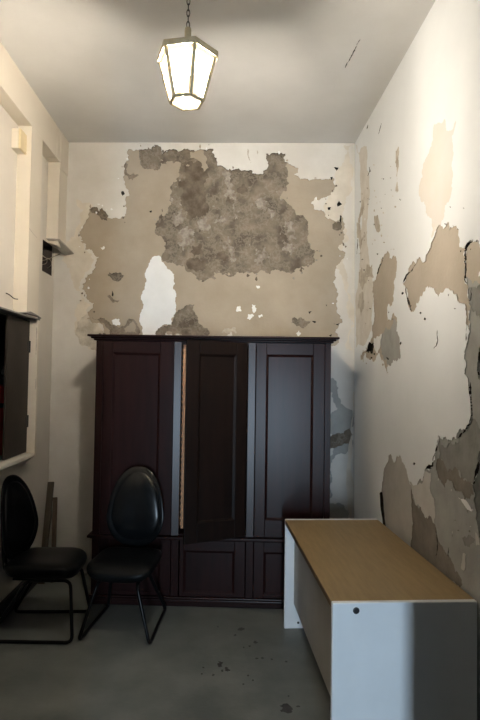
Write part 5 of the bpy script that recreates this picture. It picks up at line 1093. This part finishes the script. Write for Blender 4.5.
def make_chair(label, loc, rotz, group, twist=0.0):
    """Faces local -Y; floor frame corners at y -0.28 (front) and +0.28 (rear)."""
    t = thing('visitor_chair', label, 'chair', loc, rotz, group)
    # seat pad: slight dish, waterfall front
    bm = bmesh.new()
    def dseat(x, y):
        f = max(0.0, -y - 0.12)
        return 0.02 * (x / 0.2) ** 2 * 0.5 - f * f * 1.6 + 0.01 * max(0, y)
    cushion(bm, squircle(0.445, 0.48, 4.6, 60, 0.03), 0.036, 0.072, dseat, lambda x, h, y, d: (x, y - 0.035, 0.442 + h + d), pw=6.0)
    build('seat', bm, SEATVINYL, t, smooth=True)
    bm = bmesh.new()
    # steel pan under the seat
    box(bm, -0.15, 0.15, -0.13, 0.14, 0.368, 0.380)
    build('seat_pan', bm, TUBE, t, bevel=0.004)
    # backrest shell and pad
    bt = math.radians(7)
    def back_place(x, h, z, d):
        y = d - h
        return (x, 0.205 + y * math.cos(bt) + z * math.sin(bt), 0.765 + z * math.cos(bt) - y * math.sin(bt))
    dback = lambda x, z: -0.75 * x * x + 0.12 * (z + 0.08) ** 2
    bm = bmesh.new()
    cushion(bm, teardrop(0.435, 0.565), 0.020, 0.03, dback, back_place)
    bk = build('backrest', bm, LEATHER, t, smooth=True, rot=(0, 0, twist), loc=(0, 0, -0.03 if twist else 0))
    bm = bmesh.new()
    cushion(bm, teardrop(0.375, 0.495), 0.042, 0.0, dback, back_place, pw=2.4)
    build('back_pad', bm, LEATHER, bk, smooth=True)
    # bracket joining seat and backrest
    bm = bmesh.new()
    tube(bm, fillet([(0, 0.05, 0.362), (0, 0.245, 0.362), (0, 0.262, 0.60), (0, 0.262, 0.70)], 0.06), 0.016, 10)
    build('back_bracket', bm, TUBE, t, smooth=True)
    # two closed triangular sled sides, splayed outwards
    for s in (-1, 1):
        bm = bmesh.new()
        loop = [(s * 0.125, -0.08, 0.362), (s * 0.130, -0.232, 0.362), (s * 0.231, -0.280, 0.0115), (s * 0.215, 0.262, 0.0115), (s * 0.125, 0.05, 0.362), (s * 0.125, -0.08, 0.362)]
        P = fillet(loop, 0.045, 5)
        tube(bm, P[:-1], 0.0115, 10, closed=True)
        build('leg_frame', bm, TUBE, t, smooth=True)
    return t
make_chair('black padded chair facing the camera, backed up to the wardrobe', (-0.666, 3.792, 0), math.radians(-6.1), 'black visitor chairs')
make_chair('black padded chair turned sideways with its back against the left wall', (-1.238, 3.745, 0), math.radians(90), 'black visitor chairs', math.radians(-12))

# ------------------------------------------------------------------ lantern
LX, LY = -0.195, 2.34
Z_BOT, Z_TOP = 2.918, 3.119
lt = thing('hanging_lantern', 'lit six-sided glass lantern hanging on a chain from the ceiling', 'lamp', (LX, LY, Z_BOT))
HZ = Z_TOP - Z_BOT
R0, R1 = 0.0725, 0.127
ANG = [math.radians(48 + 60 * k) for k in range(6)]
def hexp(r, z):
    return [Vector((r * math.cos(a), r * math.sin(a), z)) for a in ANG]
Bq, Tq = hexp(R0, 0.0), hexp(R1, HZ)
bm = bmesh.new()
def bar(bm, a, b, w):
    tube(bm, [a, b], w, 6)
for k in range(6):
    bar(bm, Bq[k], Bq[(k + 1) % 6], 0.0085)
    bar(bm, Bq[k], Tq[k], 0.0095)
build('frame', bm, BRASS, lt)
bm = bmesh.new()
for k in range(6):
    a, b = hexp(R1 + 0.012, HZ - 0.016)[k], hexp(R1 + 0.012, HZ - 0.016)[(k + 1) % 6]
    c, d = hexp(R1 - 0.009, HZ - 0.012)[k], hexp(R1 - 0.009, HZ - 0.012)[(k + 1) % 6]
    q = [bm.verts.new(p) for p in (a, b, d, c)] + [bm.verts.new(p + Vector((0, 0, 0.026))) for p in (a, b, d, c)]
    for f in ((0, 1, 2, 3), (7, 6, 5, 4), (0, 4, 5, 1), (3, 2, 6, 7), (0, 3, 7, 4), (1, 5, 6, 2)):
        bm.faces.new([q[i] for i in f])
zi = HZ - 0.026  # inner ring added to block bulb light from the rim's underside
ri = R0 + (R1 - R0) * zi / HZ - 0.003
va, vb = [bm.verts.new(p) for p in hexp(ri, zi)], [bm.verts.new(p) for p in hexp(R1 - 0.003, HZ)]
for k in range(6):
    bm.faces.new((va[k], va[(k + 1) % 6], vb[(k + 1) % 6], vb[k]))
build('rim', bm, BRASS, lt)
bm = bmesh.new()
Ra, Rb = hexp(R1 - 0.002, HZ + 0.004), hexp(0.02, HZ + 0.055)
va, vb = [bm.verts.new(p) for p in Ra], [bm.verts.new(p) for p in Rb]
for k in range(6):
    bm.faces.new((va[k], va[(k + 1) % 6], vb[(k + 1) % 6], vb[k]))
bm.faces.new(vb)
o = build('roof', bm, BRASS, lt)
sm = o.modifiers.new('thickness', 'SOLIDIFY')
sm.thickness = 0.003
bm = bmesh.new()
lathe(bm, [(0.014, HZ + 0.050), (0.015, HZ + 0.118), (0.013, HZ + 0.128), (0.005, HZ + 0.134)], 14)
build('collar', bm, BRASS, lt, smooth=True)
for k in range(6):
    bm = bmesh.new()
    ins = 0.996
    vs = [bm.verts.new(Vector((p.x * ins, p.y * ins, p.z))) for p in (Bq[k], Bq[(k + 1) % 6], Tq[(k + 1) % 6], Tq[k])]
    bm.faces.new(vs)
    build('glass_pane', bm, GLASS, lt)
bm = bmesh.new()
bm.faces.new([bm.verts.new(p) for p in hexp(R0, 0.001)])
build('bottom_pane', bm, GLASS, lt)
# bulb holder and the bulb's light
bm = bmesh.new()
lathe(bm, [(0.014, HZ - 0.03), (0.016, HZ + 0.02), (0.010, HZ + 0.05)], 12)
build('bulb_holder', bm, BRASS, lt, smooth=True)
pl = bpy.data.lights.new('bulb', 'POINT')
pl.energy = LAMP_POWER
pl.color = LAMP_COLOR
# invented lamp output: dimmed downwards and towards the right wall to balance brightness
_v = (0, 20, 33, 48, 62, 75, 90, 110, 180)
_c = (400, 400, 450, 590, 850, 980, 1020, 990, 980)
_h = ((0, 1.0), (90, 1.1), (140, 1.1), (180, 1.0), (200, 0.96), (225, 0.84), (250, 0.58), (265, 0.40), (285, 0.40), (330, 0.8), (360, 1.0))
IES = 'IESNA:LM-63-2002\n[TEST] lantern\nTILT=NONE\n1 1000 1 %d %d 1 2 0 0 0\n1 1 1\n' % (len(_v), len(_h))
IES += ' '.join(map(str, _v)) + '\n' + ' '.join(str(a) for a, f in _h) + '\n'
for a, f in _h:
    IES += ' '.join('%d' % (c * (1 + (f - 1) * min(1, v / 95))) for v, c in zip(_v, _c)) + '\n'
tx = bpy.data.texts.new('shaped_lamp_output')
tx.write(IES)
pl.use_nodes = True
ln = pl.node_tree.nodes
ie = ln.new('ShaderNodeTexIES')
ie.mode = 'INTERNAL'
ie.ies = tx
ie.inputs['Strength'].default_value = IES_SCALE
pl.node_tree.links.new(ie.outputs['Fac'], ln['Emission'].inputs['Strength'])
pl.shadow_soft_size = 0.035
po = bpy.data.objects.new('bulb', pl)
col.objects.link(po)
po.parent = lt
po.location = (0, 0, 0.10)
# chain up to a hook in the ceiling
zc = HZ + 0.128
k = 0
while Z_BOT + zc + 0.030 < H_CEIL - 0.02:
    bm = bmesh.new()
    P = []
    for q in range(16):
        a = 2 * math.pi * q / 16
        ex_ = 0.0068 * math.cos(a)
        ez = 0.0165 * math.sin(a)
        P.append((ex_, 0, zc + 0.015 + ez) if k % 2 == 0 else (0, ex_, zc + 0.015 + ez))
    tube(bm, P, 0.0021, 6, closed=True)
    build('chain_link', bm, CHAINM, lt, smooth=True)
    zc += 0.0265
    k += 1
bm = bmesh.new()
lathe(bm, [(0.004, zc - 0.004), (0.004, H_CEIL - Z_BOT - 0.025), (0.035, H_CEIL - Z_BOT - 0.02), (0.045, H_CEIL - Z_BOT)], 20)
build('ceiling_rose', bm, CHAINM, lt, smooth=True)

# ------------------------------------------------------------------ fittings on the left wall
jb = thing('junction_box', 'yellowed rectangular junction box high on the left wall under the beam', 'box', (X_LEFT, 3.782, 3.30))
bm = box(bmesh.new(), 0.0, 0.050, 0, 0.235, 0, 0.142)
build('box_body', bm, PAINT_PIER, jb, bevel=0.004)
bm = box(bmesh.new(), 0.050, 0.066, 0, 0.235, 0, 0.142)
cv = build('cover', bm, BOXCREAM, jb, bevel=0.004)
bm = box(bmesh.new(), 0.060, 0.0668, 0.178, 0.188, 0.048, 0.072)
build('slot', bm, GAP, cv)

eb = thing('electrical_box', 'dark open box with loose wires sunk in the left wall near the corner', 'box', (X_LEFT - 0.002, HATCH[0], HATCH[2]))
bm = bmesh.new()
w, h, d = HATCH[1] - HATCH[0], HATCH[3] - HATCH[2], 0.09
box(bm, -d, -d + 0.004, 0.002, w - 0.002, 0.002, h - 0.002)
box(bm, -d, 0, 0.002, 0.006, 0.002, h - 0.002)
box(bm, -d, 0, w - 0.006, w - 0.002, 0.002, h - 0.002)
box(bm, -d, 0, 0.002, w - 0.002, 0.002, 0.006)
box(bm, -d, 0, 0.002, w - 0.002, h - 0.006, h - 0.002)
build('housing', bm, BOXDARK, eb)
for pts in ([(-0.085, 0.05, 0.11), (-0.02, 0.09, 0.10), (0.02, 0.13, 0.135), (0.03, 0.17, 0.09), (-0.02, 0.20, 0.06)],
            [(-0.085, 0.16, 0.19), (-0.01, 0.17, 0.13), (0.035, 0.2, 0.165), (0.075, 0.235, 0.195)],
            [(-0.085, 0.09, 0.05), (0.0, 0.12, 0.085), (0.012, 0.09, 0.12), (-0.03, 0.06, 0.14)]):
    bm = bmesh.new()
    tube(bm, fillet(pts, 0.03), 0.003, 6)
    build('wire', bm, WIRE, eb, smooth=True)

# loose cover of that box, still hanging from its top edge
fl = bmesh.new()
a = Vector((X_LEFT + 0.045, 4.475, 2.845))
p = [Vector((X_LEFT + 0.008, 4.53, 2.850)), Vector((X_LEFT + 0.115, 4.55, 2.850)), Vector((X_LEFT + 0.185, 4.735, 2.772)), Vector((X_LEFT + 0.105, 4.735, 2.756))]
nn = (p[1] - p[0]).cross(p[3] - p[0]).normalized()
prism(fl, p, nn * 0.008)
tag(build('box_cover', fl, COVERM, None, bevel=0.001), 'loose grey cover hanging askew over the dark electrical box', 'cover')

hc = thing('hose_cabinet', 'dark metal cabinet with hinged door set into the left wall', 'cabinet', (X_LEFT - 0.002, CAB[0], CAB[2]))
w, h, d = CAB[1] - CAB[0], CAB[3] - CAB[2], 0.30
bm = bmesh.new()
box(bm, -d, -d + 0.004, 0.002, w - 0.002, 0.002, h - 0.002)
box(bm, -d, 0, 0.002, 0.006, 0.002, h - 0.002)
box(bm, -d, 0, w - 0.006, w - 0.002, 0.002, h - 0.002)
box(bm, -d, 0, 0.002, w - 0.002, 0.002, 0.006)
box(bm, -d, 0, 0.002, w - 0.002, h - 0.006, h - 0.002)
build('housing', bm, SKIRT, hc)
bm = bmesh.new()
box(bm, 0.026, 0.044, 0.295, w - 0.004, 0.008, h - 0.008)
dd = build('door', bm, DOORMETAL, hc, bevel=0.003)
for z in (0.24, 0.80):
    bm = bmesh.new()
    lathe(bm, [(0.008, z - 0.045), (0.009, z - 0.043), (0.009, z + 0.043), (0.008, z + 0.045)], 12, (0.047, w - 0.012))
    box(bm, 0.030, 0.0475, w - 0.045, w - 0.012, z - 0.035, z + 0.035)
    build('hinge', bm, SKIRT, dd)

fx = thing('fire_extinguisher', 'red fire extinguisher half hidden inside the dark wall cabinet', 'fire extinguisher', (X_LEFT - 0.118, 3.985, CAB[2] + 0.0085))
bm = bmesh.new()
lathe(bm, [(0.07, 0.0), (0.078, 0.006), (0.078, 0.40), (0.074, 0.44), (0.05, 0.475), (0.028, 0.49), (0.02, 0.51)], 24)
bd = build('cylinder_body', bm, RED, fx, smooth=True)
bm = bmesh.new()
lathe(bm, [(0.0786, 0.34), (0.0792, 0.342), (0.0792, 0.372), (0.0786, 0.374)], 24)
build('band', bm, SKIRT, bd, smooth=True)
bm = bmesh.new()
lathe(bm, [(0.022, 0.508), (0.022, 0.54), (0.014, 0.55), (0.014, 0.575)], 14)
box(bm, -0.012, 0.012, -0.07, 0.05, 0.57, 0.582)
build('valve_handle', bm, SKIRT, fx)
bm = bmesh.new()
prism(bm, [(0.016, -0.012, 0.585), (0.016, 0.062, 0.565), (0.016, 0.062, 0.61), (0.016, 0.02, 0.64)], (0.003, 0, 0))
build('tag', bm, LABELW, fx)

# twig-like nail and hook on the plaster above the cabinet
bm = bmesh.new()
tube(bm, fillet([(X_LEFT - 0.01, 3.755, 2.275), (X_LEFT + 0.012, 3.785, 2.268), (X_LEFT + 0.030, 3.84, 2.243), (X_LEFT + 0.036, 3.885, 2.248)], 0.02), 0.004, 6)
tag(build('wall_hook', bm, CHAINM, None, smooth=True), 'small bent dark hook in the left wall above the metal cabinet', 'hook')

# ------------------------------------------------------------------ planks leaning in the corner
def plank(label, foot, head, w, t, m):
    f, hd = Vector(foot), Vector(head)
    L = (hd - f).length
    o = tag(build('wooden_plank', box(bmesh.new(), -w / 2, w / 2, -t / 2, t / 2, 0, L), m, None, bevel=0.002), label, 'plank', 'planks leaning in the corner')
    z = (hd - f).normalized()
    x = Vector((1, 0, 0)); x = (x - z * x.dot(z)).normalized()
    y = z.cross(x)
    mm = Matrix((x, y, z)).transposed().to_4x4()
    mm.translation = f
    o.matrix_world = mm
plank('taller grey-brown plank leaning in the corner behind the sideways chair', (-1.488, 4.50, 0.006), (-1.508, 4.745, 0.785), 0.052, 0.02, PLANK)
plank('shorter orange-brown plank leaning in the corner behind the sideways chair', (-1.405, 4.53, 0.006), (-1.466, 4.735, 0.655), 0.036, 0.018, PLANK2)
